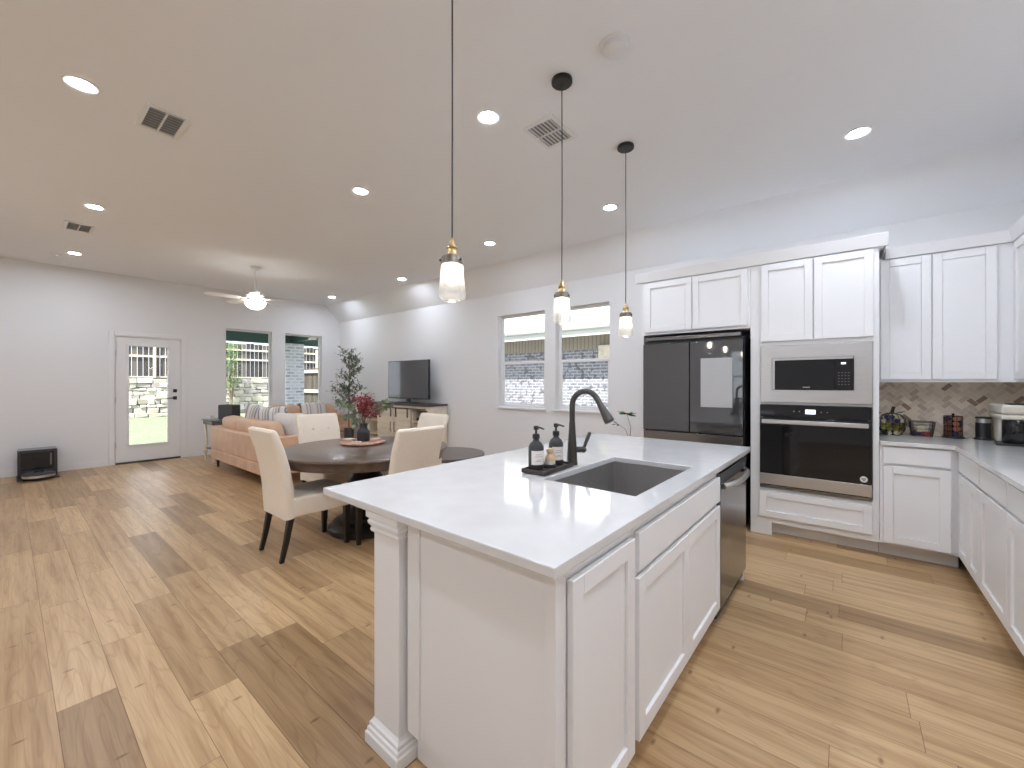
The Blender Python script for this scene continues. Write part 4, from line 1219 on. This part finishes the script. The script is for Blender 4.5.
LIGHTS = [(-3.58, .285, 'glowing recessed downlight at the upper left, nearest to the left edge of the photo'),
          (-5.97, .57, 'glowing recessed downlight just above the small vent on the left'),
          (-8.33, .60, 'glowing recessed downlight above the robot vacuum, near the far wall'),
          (-3.54, 2.10, 'glowing recessed downlight between the left pendant and the ceiling fan'),
          (-1.88, 2.06, 'glowing recessed downlight just right of the left pendant cord'),
          (-3.57, 3.94, 'small glowing downlight over the side windows, right of the left pendant shade'),
          (-6.00, 4.34, 'small glowing downlight above the television'),
          (-8.41, 4.33, 'small glowing downlight above the corner tree'),
          (-1.88, 3.91, 'glowing recessed downlight left of the rightmost pendant cord'),
          (.067, 3.87, 'glowing recessed downlight above the oven tower'),
          (.067, 2.08, 'recessed downlight over the aisle, above the frame'),
          (.067, .30, 'recessed downlight over the viewer'),
          (.66, 2.82, 'added fill downlight over the right-hand worktop, just outside the photo'),  # extra lamp, put in to brighten the backsplash
          (.66, 1.0, 'added fill downlight over the right-hand worktop, beside the viewer'),  # extra lamp, put in to lift the right-hand cabinets and counters
          (-1.88, .30, 'recessed downlight over the near end of the island, above the frame'),
          (-1.88, -1.5, 'recessed downlight behind the viewer, by the middle window'),
          (.067, -1.5, 'recessed downlight behind the viewer, on the kitchen side'),
          (-3.58, -1.5, 'recessed downlight behind the viewer, second row'),
          (-8.33, -1.5, 'added fill downlight behind the viewer, nearest the far wall'),  # extra lamp, put in to brighten the left floor and ceiling
          (-5.97, -1.5, 'recessed downlight behind the viewer, living room end')]
for x, y, lb in LIGHTS: downlight(x, y, lb)

def vent(name, label, x, y, w, l, slats, rot=0.0, rows=2):
    t = thing(name, label, 'air vent', (x, y, ZC), rot, 'ceiling air vents')
    b = MB(); k = .03
    b.box(-l / 2, l / 2, -w / 2, -w / 2 + k, -.010, 0); b.box(-l / 2, l / 2, w / 2 - k, w / 2, -.010, 0); b.box(-l / 2, -l / 2 + k, -w / 2 + k, w / 2 - k, -.010, 0); b.box(l / 2 - k, l / 2, -w / 2 + k, w / 2 - k, -.010, 0)
    for r in range(1, rows):
        yy = -w / 2 + k + (w - 2 * k) * r / rows; b.box(-l / 2 + k, l / 2 - k, yy - .006, yy + .006, -.010, 0)
    b.build('frame', M['trim'], t, bevel=.002, smooth=False)
    b = MB(); b.box(-l / 2 + k, l / 2 - k, -w / 2 + k, w / 2 - k, -.0012, -.0002); b.build('duct_opening', M['duct'], t, smooth=False)
    for i in range(slats):
        xx = -l / 2 + k + (l - 2 * k) * (i + .5) / slats
        b = MB(); b.obox((xx, 0, -.006), (.026, w - 2 * k, .0015), (0, R(28), 0)); b.build('louver', M['trim'], t, smooth=False)
    return t
vent('supply_vent', 'white ceiling air vent in the upper left, the larger of the two on the left', -3.66, .68, .24, .36, 8)
vent('far_vent', 'small white ceiling air vent farther left, below a downlight', -6.89, .53, .24, .36, 8)
vent('return_vent', 'white square ceiling air vent behind the middle pendant cord', -1.655, 2.47, .33, .26, 7)
t = thing('ceiling_sensor', 'small unlit white disc on the ceiling left of the downlight above the robot vacuum', 'ceiling sensor', (-8.58, .44, ZC))
b = MB(); b.lathe([(.06, 0), (.06, -.012), (.05, -.018), (.001, -.019)], n=28); b.build('mount_ring', M['trim'], t)
b = MB(); b.lathe([(.03, -.018), (.028, -.03), (.001, -.034)], n=20); b.build('lens', M['trim'], t)
t = thing('smoke_detector', 'round white smoke detector on the ceiling above the middle pendant', 'smoke detector', (-.955, 2.05, ZC))
b = MB(); b.lathe([(.085, 0), (.085, -.008), (.078, -.012), (.002, -.013)], n=32); b.build('mount_ring', M['trim'], t)
b = MB(); b.lathe([(.064, -.012), (.062, -.030), (.052, -.038), (.001, -.039)], n=32); b.build('cover', M['trim'], t)

# pendants
def pendant(name, label, x, y, zb):
    t = thing(name, label, 'pendant light', (x, y, ZC), 0, 'pendants over the island')
    b = MB(); b.lathe([(.060, 0), (.062, -.004), (.062, -.020), (.056, -.026), (.010, -.027)], n=28); b.build('canopy', M['blackmetal'], t)
    L = zb - ZC
    top = L + .262
    b = MB(); b.tube([(0, 0, -.025), (.0015, 0, top * .5), (0, 0, top - .002)], .0035, 6); b.build('cord', M['softblack'], t)
    b = MB(); b.lathe([(.006, top), (.008, top - .004), (.012, top - .018), (.015, top - .030), (.022, top - .034), (.024, top - .040), (.019, top - .046), (.019, top - .062), (.022, top - .066), (.022, top - .076)], n=20); b.build('socket', M['brass'], t)
    b = MB(); b.lathe([(.022, top - .072), (.043, top - .076), (.045, top - .080), (.047, top - .108), (.043, top - .110), (.040, top - .082), (.02, top - .078)], n=28, cap=False); c = b.build('cap_band', M['bandmetal'], t)
    for a in (0, 2.1, 4.2):
        b = MB(); b.cyl((.046 * math.cos(a), .046 * math.sin(a), top - .094), (.053 * math.cos(a), .053 * math.sin(a), top - .094), .004, .004, 8); b.build('thumb_screw', M['blackmetal'], c)
    b = MB(); z = top - .100
    b.lathe([(.0425, z), (.0455, z - .02), (.050, z - .07), (.056, z - .125), (.0575, z - .135), (.050, z - .147), (.034, z - .157), (.012, z - .1615), (.0005, z - .162)], n=32, cap=False); b.build('glass_shade', M['shade'], t)
    b = MB(); b.lathe([(.010, top - .078), (.012, top - .095), (.020, top - .125), (.022, top - .150), (.017, top - .175), (.006, top - .186), (.0005, top - .187)], n=20); b.build('bulb', M['bulb'], t)
pendant('pendant_light', 'glass and brass pendant light, leftmost and nearest of the three', -1.252, 1.152, 1.697)
pendant('pendant_light', 'glass and brass pendant light, middle one of the three', -1.312, 2.085, 1.715)
pendant('pendant_light', 'glass and brass pendant light, rightmost and farthest of the three', -1.302, 2.975, 1.712)

# ceiling fan
t = thing('ceiling_fan', 'white ceiling fan with a glowing glass bowl over the living room', 'ceiling fan', (-7.15, 2.45, ZC))
b = MB(); b.lathe([(.07, 0), (.065, -.03), (.03, -.06), (.012, -.065)], n=24); b.build('canopy', M['fan'], t)
b = MB(); b.cyl((0, 0, -.06), (0, 0, -.40), .012); b.build('downrod', M['fan'], t)
b = MB(); b.lathe([(.02, -.385), (.07, -.395), (.115, -.42), (.12, -.45), (.10, -.485), (.05, -.495)], n=28); b.build('motor', M['fan'], t)
for k in range(5):
    a = k * 2 * PI / 5 + R(196)
    c, s = math.cos(a), math.sin(a)
    bl = MB()
    prof = [(.20, .055), (.30, .062), (.55, .068), (.62, .060), (.65, .03)]
    rs = []
    for r, hw in prof:
        rs.append([(r, -hw, -.010 - hw * .2), (r, hw, -.010 + hw * .2), (r, hw, -.002 + hw * .2), (r, -hw, -.002 - hw * .2)])
    bl.rings(rs)
    for v in bl.bm.verts: v.co = Vector((v.co.x * c - v.co.y * s, v.co.x * s + v.co.y * c, v.co.z - .500))
    bl = bl.build('blade', M['fan'], t, bevel=.003)
    ar = MB(); ar.tube([(.09 * c, .09 * s, -.478), (.15 * c, .15 * s, -.505), (.235 * c, .235 * s, -.503)], [.012, .010, .012], 8); ar.build('blade_arm', M['fan'], bl)
b = MB(); b.lathe([(.055, -.495), (.06, -.52), (.10, -.53), (.10, -.54)], n=28); b.build('light_fitter', M['fan'], t)
b = MB(); b.lathe([(.105, -.54), (.145, -.545), (.138, -.58), (.11, -.625), (.06, -.655), (.012, -.662), (.001, -.663)], n=28, cap=False); setp(b.build('glass_bowl', M['bowl'], t), 'glowing frosted glass bowl')
b = MB(); b.tube([(.08, 0, -.5), (.08, 0, -.78)], .0015, 5); b.ball((.08, 0, -.79), .008); b.build('pull_chain', M['steel'], t)

# ------------------------------------------------------------------ dining
TX, TY = -3.52, 2.145
t = thing('dining_table', 'round dark wood pedestal dining table', 'dining table', (TX, TY, 0))
b = MB(); b.lathe([(.0, .735), (.735, .735), (.752, .738), (.757, .748), (.752, .760), (.745, .762), (.0, .762)], n=72, cap=False); b.build('tabletop', M['walnut'], t)
b = MB(); b.lathe([(.690, .665), (.722, .668), (.726, .676), (.726, .735), (.69, .735)], n=72, cap=False); b.lathe([(.69, .735), (.69, .665)], n=72, cap=False); b.build('apron', M['walnut'], t)
b = MB(); b.lathe([(.0, .735), (.30, .735), (.30, .70), (.16, .68), (.12, .64), (.105, .60), (.11, .55), (.14, .50), (.165, .46), (.17, .36), (.155, .30), (.13, .26), (.14, .22), (.19, .17), (.22, .14), (.22, .105)], n=40, cap=False); b.build('pedestal', M['espresso'], t)
b = MB(); b.lathe([(.0, 0), (.320, 0), (.330, .01), (.330, .05), (.318, .062), (.31, .066), (.30, .085), (.28, .10), (.22, .106), (.0, .106)], n=56, cap=False); b.build('pedestal_base', M['espresso'], t)

def make_chair():
    t = thing('dining_chair', '', 'chair', (0, 0, 0), 0, 'cream chairs round the dining table')
    b = MB()
    b.cushion((.475, .52, .16), .16, .16, 40, 16, Matrix.Translation((0, .035, .405)))
    b.build('seat', M['cream'], t)
    # curved leaning back, swept as rounded slab
    b = MB()
    cl_ = [(-.205, .325, .085), (-.212, .42, .085), (-.222, .55, .08), (-.245, .70, .075), (-.282, .85, .068), (-.325, .97, .060), (-.335, 1.0, .052), (-.338, 1.012, .03)]
    rs = []
    hw = .232
    for i, (y, z, th) in enumerate(cl_):
        ww = hw if i < 6 else hw - .004 * (i - 5) ** 2
        r_ = th * .45
        ring = []
        for cx_, cy_, a0 in ((ww - r_, th / 2 - r_, 0), (-ww + r_, th / 2 - r_, 90), (-ww + r_, -th / 2 + r_, 180), (ww - r_, -th / 2 + r_, 270)):
            for k in range(5):
                a = R(a0 + 90 * k / 4); ring.append((cx_ + r_ * math.cos(a), y + cy_ + r_ * math.sin(a), z - (cy_ + r_ * math.sin(a)) * -.15))
        rs.append(ring)
    b.rings(rs)
    bk = b.build('backrest', M['cream'], t)
    for x in (-.085, .085):
        for y, z in ((-.232, .86), (-.1905, .68)):
            b = MB(); b.ball((x, y, z), (.014, .007, .014), 12, 6); b.build('button', M['cream'], bk)
    b = MB(); b.tube([(-.228, -.17, .333), (.228, -.17, .333)], .003, 5); b.build('welt', M['cream'], bk)
    for x in (-.195, .195):
        b = MB(); b.rings([[(x - s, .255 - s, z), (x + s, .255 - s, z), (x + s, .255 + s, z), (x - s, .255 + s, z)] for s, z in ((.016, 0), (.024, .335))]); b.build('leg', M['espresso'], t, bevel=.003)
        b = MB(); b.rings([[(x - s, y - s, z), (x + s, y - s, z), (x + s, y + s, z), (x - s, y + s, z)] for s, y, z in ((.015, -.268, 0), (.018, -.235, .14), (.022, -.20, .335))]); b.build('leg', M['espresso'], t, bevel=.003)
    return t
ch = make_chair()
ch.location = (-3.515, 1.583, 0); ch.rotation_euler = (0, 0, 0)
ch['label'] = 'cream upholstered chair seen from behind at the left of the dining table'
dup(ch, (-4.32, 2.22, 0), R(-90), 'cream tufted chair on the sofa side of the dining table, facing the viewer')
dup(ch, (-2.935, 2.07, 0), R(90), 'cream chair between the island and the dining table, its plain back towards the viewer')
dup(ch, (-3.66, 2.76, 0), R(180), 'cream chair at the far side of the dining table, in front of the television stand')

# centrepiece
t = thing('serving_board', 'round reddish wooden board on the dining table', 'board', (-3.74, 2.245, .7625))
b = MB(); b.lathe([(.0, .004), (.20, .004), (.212, .010), (.212, .020), (.20, .026), (.0, .026)], n=48, cap=False); b.build('board', M['traywood'], t)
b = MB(); b.lathe([(.17, 0), (.17, .0045)], n=32); b.build('foot_ring', M['traydark'], t)
for k, (dx, dy, rz, m, lb) in enumerate(((-.10, -.10, .4, 'traywood', 'folded tan napkin on the near left of the round board'), (.09, .08, 2.2, 'traywood', 'folded tan napkin on the right of the round board'), (.05, -.10, 1.2, 'oakpale', 'small pale wooden coaster at the front of the round board'))):
    if k < 2:
        t = thing('napkin', lb, 'napkin', (-3.74 + dx, 2.245 + dy, .789), rz)
        b = MB(); b.cushion((.15, .075, .014), .5, .2, 20, 8, Matrix.Translation((0, 0, .007))); b.build('fold', M['traywood'], t)
        b = MB(); b.cushion((.11, .06, .012), .5, .2, 20, 8, Matrix.Translation((.01, 0, .019))); b.build('upper_fold', M['oakpale'], t)
    else:
        t = thing('coaster', lb, 'coaster', (-3.74 + dx, 2.245 + dy, .7885), rz)
        b = MB(); b.lathe([(.045, 0), (.047, .003), (.045, .008)], n=24); b.build('disc', M['oakpale'], t)
        b = MB(); b.lathe([(.036, .008), (.034, .0095)], n=24); b.build('inlay', M['traywood'], t)
vx, vy, vz = -3.715, 2.235, .789
t = thing('flower_vase', 'matte black milk-can vase on the round board', 'vase', (vx, vy, vz))
b = MB(); b.lathe([(.0, 0), (.056, 0), (.060, .006), (.060, .085), (.056, .100), (.040, .122), (.037, .130), (.037, .168), (.041, .174), (.036, .174), (.032, .168), (.032, .12), (.0, .11)], n=32, cap=False); b.build('vase_body', M['vase'], t)
b = MB()
b.tube([(.0605 * math.cos(2 * PI * k / 28), .0605 * math.sin(2 * PI * k / 28), .088) for k in range(28)], .003, 6, closed=True); b.build('band', M['vase'], t)
t = thing('flower_bouquet', 'bunch of dried red flowers and eucalyptus in the black vase', 'flowers', (vx, vy, vz + .112))
random.seed(31)
st = MB(); rd = MB(); eu = MB(); ru = MB()
UPV = Vector((0, 0, 1))
RTV = Vector((math.cos(R(39.1)), math.sin(R(39.1)), 0)); FWV = Vector((-math.sin(R(39.1)), math.cos(R(39.1)), 0))
for i in range(26):
    a = random.uniform(0, 2 * PI); s = random.uniform(.02, .16); h = random.uniform(.17, .36)
    base = Vector((random.uniform(-.018, .018), random.uniform(-.018, .018), .0))
    tip = Vector((s * math.cos(a) + .02, s * math.sin(a), h))
    mid = base.lerp(tip, .5) + Vector((0, 0, .03))
    st.tube([base, mid, tip], [.0022, .0018, .001], 5)
    for k in range(26):
        p = mid.lerp(tip, random.uniform(.25, 1.0)) + Vector([random.gauss(0, .02) for _ in range(3)])
        (rd if random.random() < .88 else ru).leaf(p, Vector([random.uniform(-1, 1) for _ in range(3)]), UPV, random.uniform(.02, .038), random.uniform(.014, .024))
for d, sp_, h, n in ((-.9, .22, .12, 9), (-.75, .20, .20, 8), (.9, .22, .27, 9), (.95, .27, .22, 7), (-.6, .16, .05, 7), (-1.0, .26, .26, 9)):
    tip = RTV * (d * sp_) + Vector((0, 0, h)) + FWV * random.uniform(-.08, .08)
    base = Vector((0, 0, 0)); mid = base.lerp(tip, .45) + Vector((0, 0, .07))
    st.tube([base, mid, tip], [.0022, .0018, .001], 5)
    for k in range(n):
        p = mid.lerp(tip, k / (n - 1))
        for sd_ in (-1, 1):
            eu.leaf(p, Vector((random.uniform(-.6, .6), random.uniform(-.6, .6), random.uniform(-.2, .8))) + (tip - mid).normalized() * .4, FWV, random.uniform(.045, .065), random.uniform(.035, .05))
st.build('stems', M['bark'], t)
setp(rd.build('red_petals', M['red'], t, fix=False), None, kind='stuff'); setp(ru.build('rust_petals', M['rust'], t, fix=False), None, kind='stuff'); setp(eu.build('eucalyptus_leaves', M['leafpale'], t, fix=False), None, kind='stuff')

# ------------------------------------------------------------------ living room
# sofa with its back towards the door side
t = thing('sofa', 'tan leather sofa seen from behind its left end, on slim dark legs', 'sofa', (-8.0, 2.09, 0))
SW, SD = 2.24, .92
b = MB(); b.box(0, SW, 0, SD, .15, .30); b.build('seat_base', M['leather'], t, bevel=.012, seg=3)
b = MB(); b.box(0, SW, 0, .11, .30, .655); b.build('back_panel', M['leather'], t, bevel=.018, seg=3)
for x0 in (0, SW - .11):
    b = MB(); b.box(x0, x0 + .11, .11, SD, .30, .655); b.build('arm', M['leather'], t, bevel=.018, seg=3)
for k in range(3):
    cw = (SW - .24) / 3; xx = .12 + cw * (k + .5)
    b = MB(); b.cushion((cw - .01, .66, .17), .2, .15, 32, 12, Matrix.Translation((xx, .57, .38))); b.build('seat_cushion', M['leather'], t)
    b = MB(); b.cushion((cw - .03, .20, .42), .45, .3, 32, 14, Matrix.Translation((xx, .215, .625)) @ Euler((R(8), 0, 0)).to_matrix().to_4x4()); b.build('back_cushion', M['leather'], t)
for x in (.09, SW - .09):
    for y in (.08, SD - .08):
        b = MB(); b.cyl((x, y, .152), (x, y, 0), .026, .014, 12); setp(b.build('leg', M['espresso'], t), 'slim dark tapered leg')
# second sofa along the far wall under the windows
t = thing('window_sofa', 'tan leather sofa standing under the two tall windows', 'sofa', (-9.28, 3.12, 0))
SW2 = 1.72
b = MB(); b.box(0.02, .90, 0, SW2, .15, .30); b.build('seat_base', M['leather'], t, bevel=.012, seg=3)
b = MB(); b.box(.02, .14, 0, SW2, .30, .74); b.build('back_panel', M['leather'], t, bevel=.018, seg=3)
for y0_ in (0, SW2 - .11):
    b = MB(); b.box(.14, .90, y0_, y0_ + .11, .30, .655); b.build('arm', M['leather'], t, bevel=.018, seg=3)
for k in range(2):
    cw = (SW2 - .24) / 2; yy = .12 + cw * (k + .5)
    b = MB(); b.cushion((.62, cw - .01, .17), .2, .15, 32, 12, Matrix.Translation((.57, yy, .38))); b.build('seat_cushion', M['leather'], t)
    b = MB(); b.cushion((.2, cw - .03, .45), .45, .3, 32, 14, Matrix.Translation((.245, yy, .67)) @ Euler((0, R(-8), 0)).to_matrix().to_4x4()); b.build('back_cushion', M['leather'], t)
for x in (.1, .82):
    for y in (.08, SW2 - .08):
        b = MB(); b.cyl((x, y, .152), (x, y, 0), .026, .014, 12); b.build('leg', M['espresso'], t)
# throw pillows
def pillow(name, label, loc, size, rot, m):
    t = thing(name, label, 'pillow', loc)
    t.rotation_euler = rot
    b = MB(); b.cushion(size, .75, .32, 36, 14, pinch=.10); b.build('stuffed_cover', M[m], t)
    b = MB(); hx, hy = size[0] / 2 * .93, size[1] / 2 * .93
    b.tube(rr(hx * .97, hy * .97, .05, 0, 4), .005, 6, closed=True); b.build('piping', M[m], t)
pillow('throw_pillow', 'large off-white pillow leaning on the near arm of the sofa', (-6.03, 2.50, .735), (.48, .44, .16), (R(90), 0, R(30)), 'whitefab')
pillow('striped_pillow', 'grey striped pillow standing behind the tan back cushions', (-7.22, 2.52, .775), (.50, .48, .16), (R(90), R(12), R(30)), 'stripe')
pillow('wide_striped_pillow', 'second striped pillow leaning right of the first one on the sofa', (-6.72, 2.54, .77), (.50, .48, .16), (R(90), R(-4), R(32)), 'stripe')
# blanket over the window sofa's back
t = thing('throw_blanket', 'striped throw blanket draped over the sofa under the corner window', 'blanket', (-9.28, 4.20, 0))
b = MB()
path = [(-.012, .40), (-.012, .60), (-.006, .735), (.02, .765), (.08, .935), (.20, .945), (.32, .93), (.37, .80), (.375, .62), (.39, .51), (.62, .492)]
path = [(.0, .45), (.0, .62), (.004, .752), (.05, .77), (.13, .90), (.22, .93), (.31, .90), (.355, .78), (.372, .62), (.40, .50), (.62, .487)]
rows = []
for i, (x, z) in enumerate(path):
    rows.append([(x, y, z + .004 * math.sin(y * 40 + i)) for y in [-.26 + .52 * k / 16 for k in range(17)]])
b.rings(rows, cap=False, closed=False)
o = b.build('cloth', M['stripe2'], t, fix=False)
md = o.modifiers.new('thick', 'SOLIDIFY'); md.thickness = .012; md.offset = 1
b = MB()
for k in range(18):
    y = -.255 + .51 * k / 17; b.tube([(.62, y, .492), (.66, y + .004, .489)], .003, 5)
b.build('fringe', M['whitefab'], t)

# side table and what stands on it
t = thing('side_table', 'grey wooden side table with a glass top at the left end of the sofa', 'side table', (-8.56, 2.42, 0))
b = MB(); b.box(-.27, .27, -.25, .25, .705, .725); b.build('glass_top', M['greenglass'], t, bevel=.004)
b = MB(); b.box(-.25, .25, -.23, .23, .64, .704); b.build('top_frame', M['greywood'], t, bevel=.004)
for x in (-.22, .22):
    for y in (-.2, .2):
        b = MB(); b.tube([(x, y, .64), (x * .92, y * .92, .30), (x, y, .19)], [.020, .018, .024], 8); b.ball((x, y, .16), .035); b.cyl((x, y, .13), (x, y, 0), .022, .016, 8); b.build('leg', M['oakpale'], t)
b = MB(); b.box(-.21, .21, -.19, .19, .20, .225); b.build('lower_shelf', M['greywood'], t, bevel=.004)
t = thing('cube_speaker', 'dark grey box speaker standing on the side table', 'speaker', (-8.40, 2.47, .7255), R(28))
b = MB(); b.box(-.15, .15, -.09, .09, 0, .255); b.build('cabinet', M['softblack'], t, bevel=.02, seg=3)
b = MB(); b.box(-.135, .135, -.094, -.088, .015, .24); b.build('grille', M['pot'], t, bevel=.004)
t = thing('small_box', 'small white box on the left of the side table', 'box', (-8.70, 2.27, .7255), R(15))
b = MB(); b.box(-.05, .05, -.035, .035, 0, .045); b.build('carton', M['trim'], t, bevel=.003)
b = MB(); b.box(-.052, .052, -.037, .037, .045, .055); b.build('lid', M['trim'], t, bevel=.003)

# coffee table
t = thing('coffee_table', 'low round grey-brown coffee table glimpsed beyond the near dining chair', 'coffee table', (-4.05, 3.62, 0))
b = MB(); b.lathe([(.0, .41), (.49, .41), (.50, .418), (.50, .442), (.492, .45), (.0, .45)], n=56, cap=False); b.build('tabletop', M['greywood'], t)
for k in range(4):
    a = k * PI / 2 + .5; b = MB(); b.tube([(.33 * math.cos(a), .33 * math.sin(a), .415), (.40 * math.cos(a), .40 * math.sin(a), 0)], [.025, .018], 10); b.build('leg', M['espresso'], t)

# television stand
SXL, SXR, SYF, SYB = -7.40, -5.56, 4.56, 4.985
t = thing('tv_stand', 'pale washed wood television stand with barn doors and a dark top', 'tv stand', (0, 0, 0))
ZT = .985
b = MB(); b.box(SXL - .03, SXR + .03, SYF - .03, SYB, ZT - .035, ZT); setp(b.build('top', M['charwood'], t, bevel=.004), 'dark charcoal top')
b = MB()
b.box(SXL, SXL + .03, SYF, SYB, .0, ZT - .035); b.box(SXR - .03, SXR, SYF, SYB, 0, ZT - .035); b.box(SXL + .03, SXR - .03, SYB - .015, SYB, .08, ZT - .035)
b.box(SXL + .03, SXR - .03, SYF, SYB - .015, .06, .09)
for x in (-7.06, -6.02): b.box(x - .012, x + .012, SYF + .01, SYB - .015, .09, ZT - .035)
b.box(SXL + .03, SXR - .03, SYF, SYF + .02, ZT - .105, ZT - .035)
b.build('carcass', M['oakpale'], t, smooth=False)
for x0, x1, zz in ((SXL + .03, -7.072, (.36, .62)), (-6.008, -5.59, (.36, .66))):
    for z in zz:
        b = MB(); b.box(x0, x1, SYF + .01, SYB - .015, z, z + .02); b.build('shelf', M['oakpale'], t, smooth=False)
rl = MB(); rl.tube([(SXL + .28, SYF - .018, ZT - .085), (SXR - .05, SYF - .018, ZT - .085)], .009, 8); rl.build('door_track', M['blackmetal'], t)
for x0, x1 in ((-7.05, -6.53), (-6.515, -6.03)):
    d = MB(); n = 4
    for k in range(n):
        q0 = x0 + (x1 - x0) * k / n; q1 = x0 + (x1 - x0) * (k + 1) / n
        d.box(q0 + .001, q1 - .001, SYF - .022, SYF - .001, .10, ZT - .105)
    d.box(x0, x1, SYF - .030, SYF - .022, ZT - .165, ZT - .105); d.box(x0, x1, SYF - .030, SYF - .022, .10, .16); d.box(x0, x1, SYF - .030, SYF - .022, .50, .56)
    d = d.build('barn_door', M['oakpale'], t, bevel=.002, smooth=False)
    if x0 < -5.9:
        for hx_ in (x0 + .07, x1 - .07):
            b = MB(); b.box(hx_ - .012, hx_ + .012, SYF - .036, SYF - .030, ZT - .25, ZT - .075); b.build('hanger', M['blackmetal'], d)
        hx_ = x1 - .05 if x0 < -6.6 else x0 + .05
        b = MB(); b.tube([(hx_, SYF - .03, .46), (hx_, SYF - .055, .47), (hx_, SYF - .055, .63), (hx_, SYF - .03, .64)], .007, 8); b.build('handle', M['bronze'], d)
t = thing('cable_box', 'black media box in the open cubby of the television stand', 'media box', (-5.79, 4.75, .6805))
b = MB(); b.box(-.17, .17, -.12, .12, 0.006, .06); b.build('case', M['black'], t, bevel=.004)
b = MB(); b.box(-.15, .15, -.1, .1, 0, .006); b.build('foot_pad', M['softblack'], t)
b = MB(); b.box(.08, .14, -.1212, -.12, .025, .04); b.build('display', M['darksteel'], t)
t = thing('television', 'flat-screen television on the pale stand', 'television', (-6.44, 4.80, ZT + .0005))
b = MB(); b.box(-.615, .615, -.015, .03, .075, .80); b.build('case', M['black'], t, bevel=.004)
b = MB(); b.box(-.60, .60, -.0175, -.0145, .095, .785); b.build('screen', M['tv'], t, smooth=False)
b = MB(); b.lathe([(.17, 0), (.17, .008), (.03, .018)], n=32)
for v in b.bm.verts: v.co.x *= 1.7
b.build('stand_base', M['black'], t)
b = MB(); b.box(-.05, .05, -.01, .02, .012, .10); b.build('stand_neck', M['black'], t, bevel=.004)

# olive tree in the corner
ox, oy = -8.03, 4.50
t = thing('olive_tree', 'tall thin potted olive tree in the corner beside the television stand', 'potted tree', (ox, oy, 0))
b = MB(); b.lathe([(.085, 0), (.10, .40), (.102, .42), (.092, .42), (.09, .38), (.0, .38)], n=28, cap=False); b.build('pot', M['pot'], t)
b = MB(); b.lathe([(.0, .384), (.0895, .384)], n=20); b.build('soil', M['soil'], t)
random.seed(17)
tr = MB(); lf = MB()
trunk = [Vector((0, 0, .38)), Vector((-.03, .01, .75)), Vector((.0, 0, 1.15)), Vector((-.02, .02, 1.55)), Vector((.01, 0, 2.03))]
tr.tube(trunk, [.016, .014, .012, .008, .003], 8)
def along(pts, f):
    f *= len(pts) - 1; i = min(int(f), len(pts) - 2); return pts[i].lerp(pts[i + 1], f - i)
for i in range(64):
    f = random.uniform(.26, 1.0)
    p = along(trunk, f)
    a = random.uniform(0, 2 * PI)
    ln = random.uniform(.20, .46) * (1.15 - .55 * f)
    d = Vector((math.cos(a), math.sin(a), random.uniform(.1, .75))).normalized()
    tip = p + d * ln + Vector((0, 0, .03))
    if tip.x < XL - ox + .05 or tip.y > YB - oy - .05: continue
    tr.tube([p, p.lerp(tip, .5) + Vector((0, 0, .02)), tip], [.005, .0035, .0015], 5)
    for k in range(15):
        q = p.lerp(tip, random.uniform(.2, 1.05))
        lf.leaf(q, d * .5 + Vector([random.uniform(-1, 1) for _ in range(3)]), UPV, random.uniform(.07, .11), random.uniform(.022, .034))
tr.build('trunk', M['bark'], t); lf.build('foliage', M['leafgrey'], t, fix=False)

# robot vacuum dock and robot
t = thing('vacuum_dock', 'black robot vacuum docking tower on the floor at the far wall', 'vacuum dock', (-9.17, .29, 0))
b = MB(); b.box(-.20, .12, -.19, .19, 0.012, .39); b.build('tower', M['softblack'], t, bevel=.02, seg=3)
b = MB(); b.box(.12, .128, -.16, .15, .12, .365); b.build('front_panel', M['blackglass'], t, bevel=.004)
b = MB(); b.box(.128, .132, .115, .13, .17, .34); b.build('level_window', M['darksteel'], t)
b = MB(); b.box(-.19, .125, -.185, .185, .39, .40); b.build('lid', M['darksteel'], t, bevel=.004)
b = MB(); b.box(-.20, .34, -.20, .20, 0, .012); b.build('ramp', M['black'], t, bevel=.004)
t = thing('robot_vacuum', 'round black robot vacuum parked at the foot of its dock', 'robot vacuum', (-8.86, .29, .0125))
b = MB(); b.lathe([(.155, .008), (.165, .02), (.165, .07), (.155, .082), (.0, .086)], n=40); b.build('body', M['softblack'], t)
b = MB(); b.lathe([(.05, .084), (.05, .098), (.044, .102), (.0, .102)], n=28); b.build('sensor_turret', M['darksteel'], t)
b = MB(); b.rings([[(.167 * math.cos(R(-70 + 140 * k / 20)), .167 * math.sin(R(-70 + 140 * k / 20)), z) for k in range(21)] for z in (.028, .06)], cap=False, closed=False); b.build('bumper', M['steel'], t, fix=False)
for y in (-.1, .1):
    b = MB(); b.cyl((0, y - .012, .02), (0, y + .012, .02), .02, .02, 14); b.build('wheel', M['black'], t)
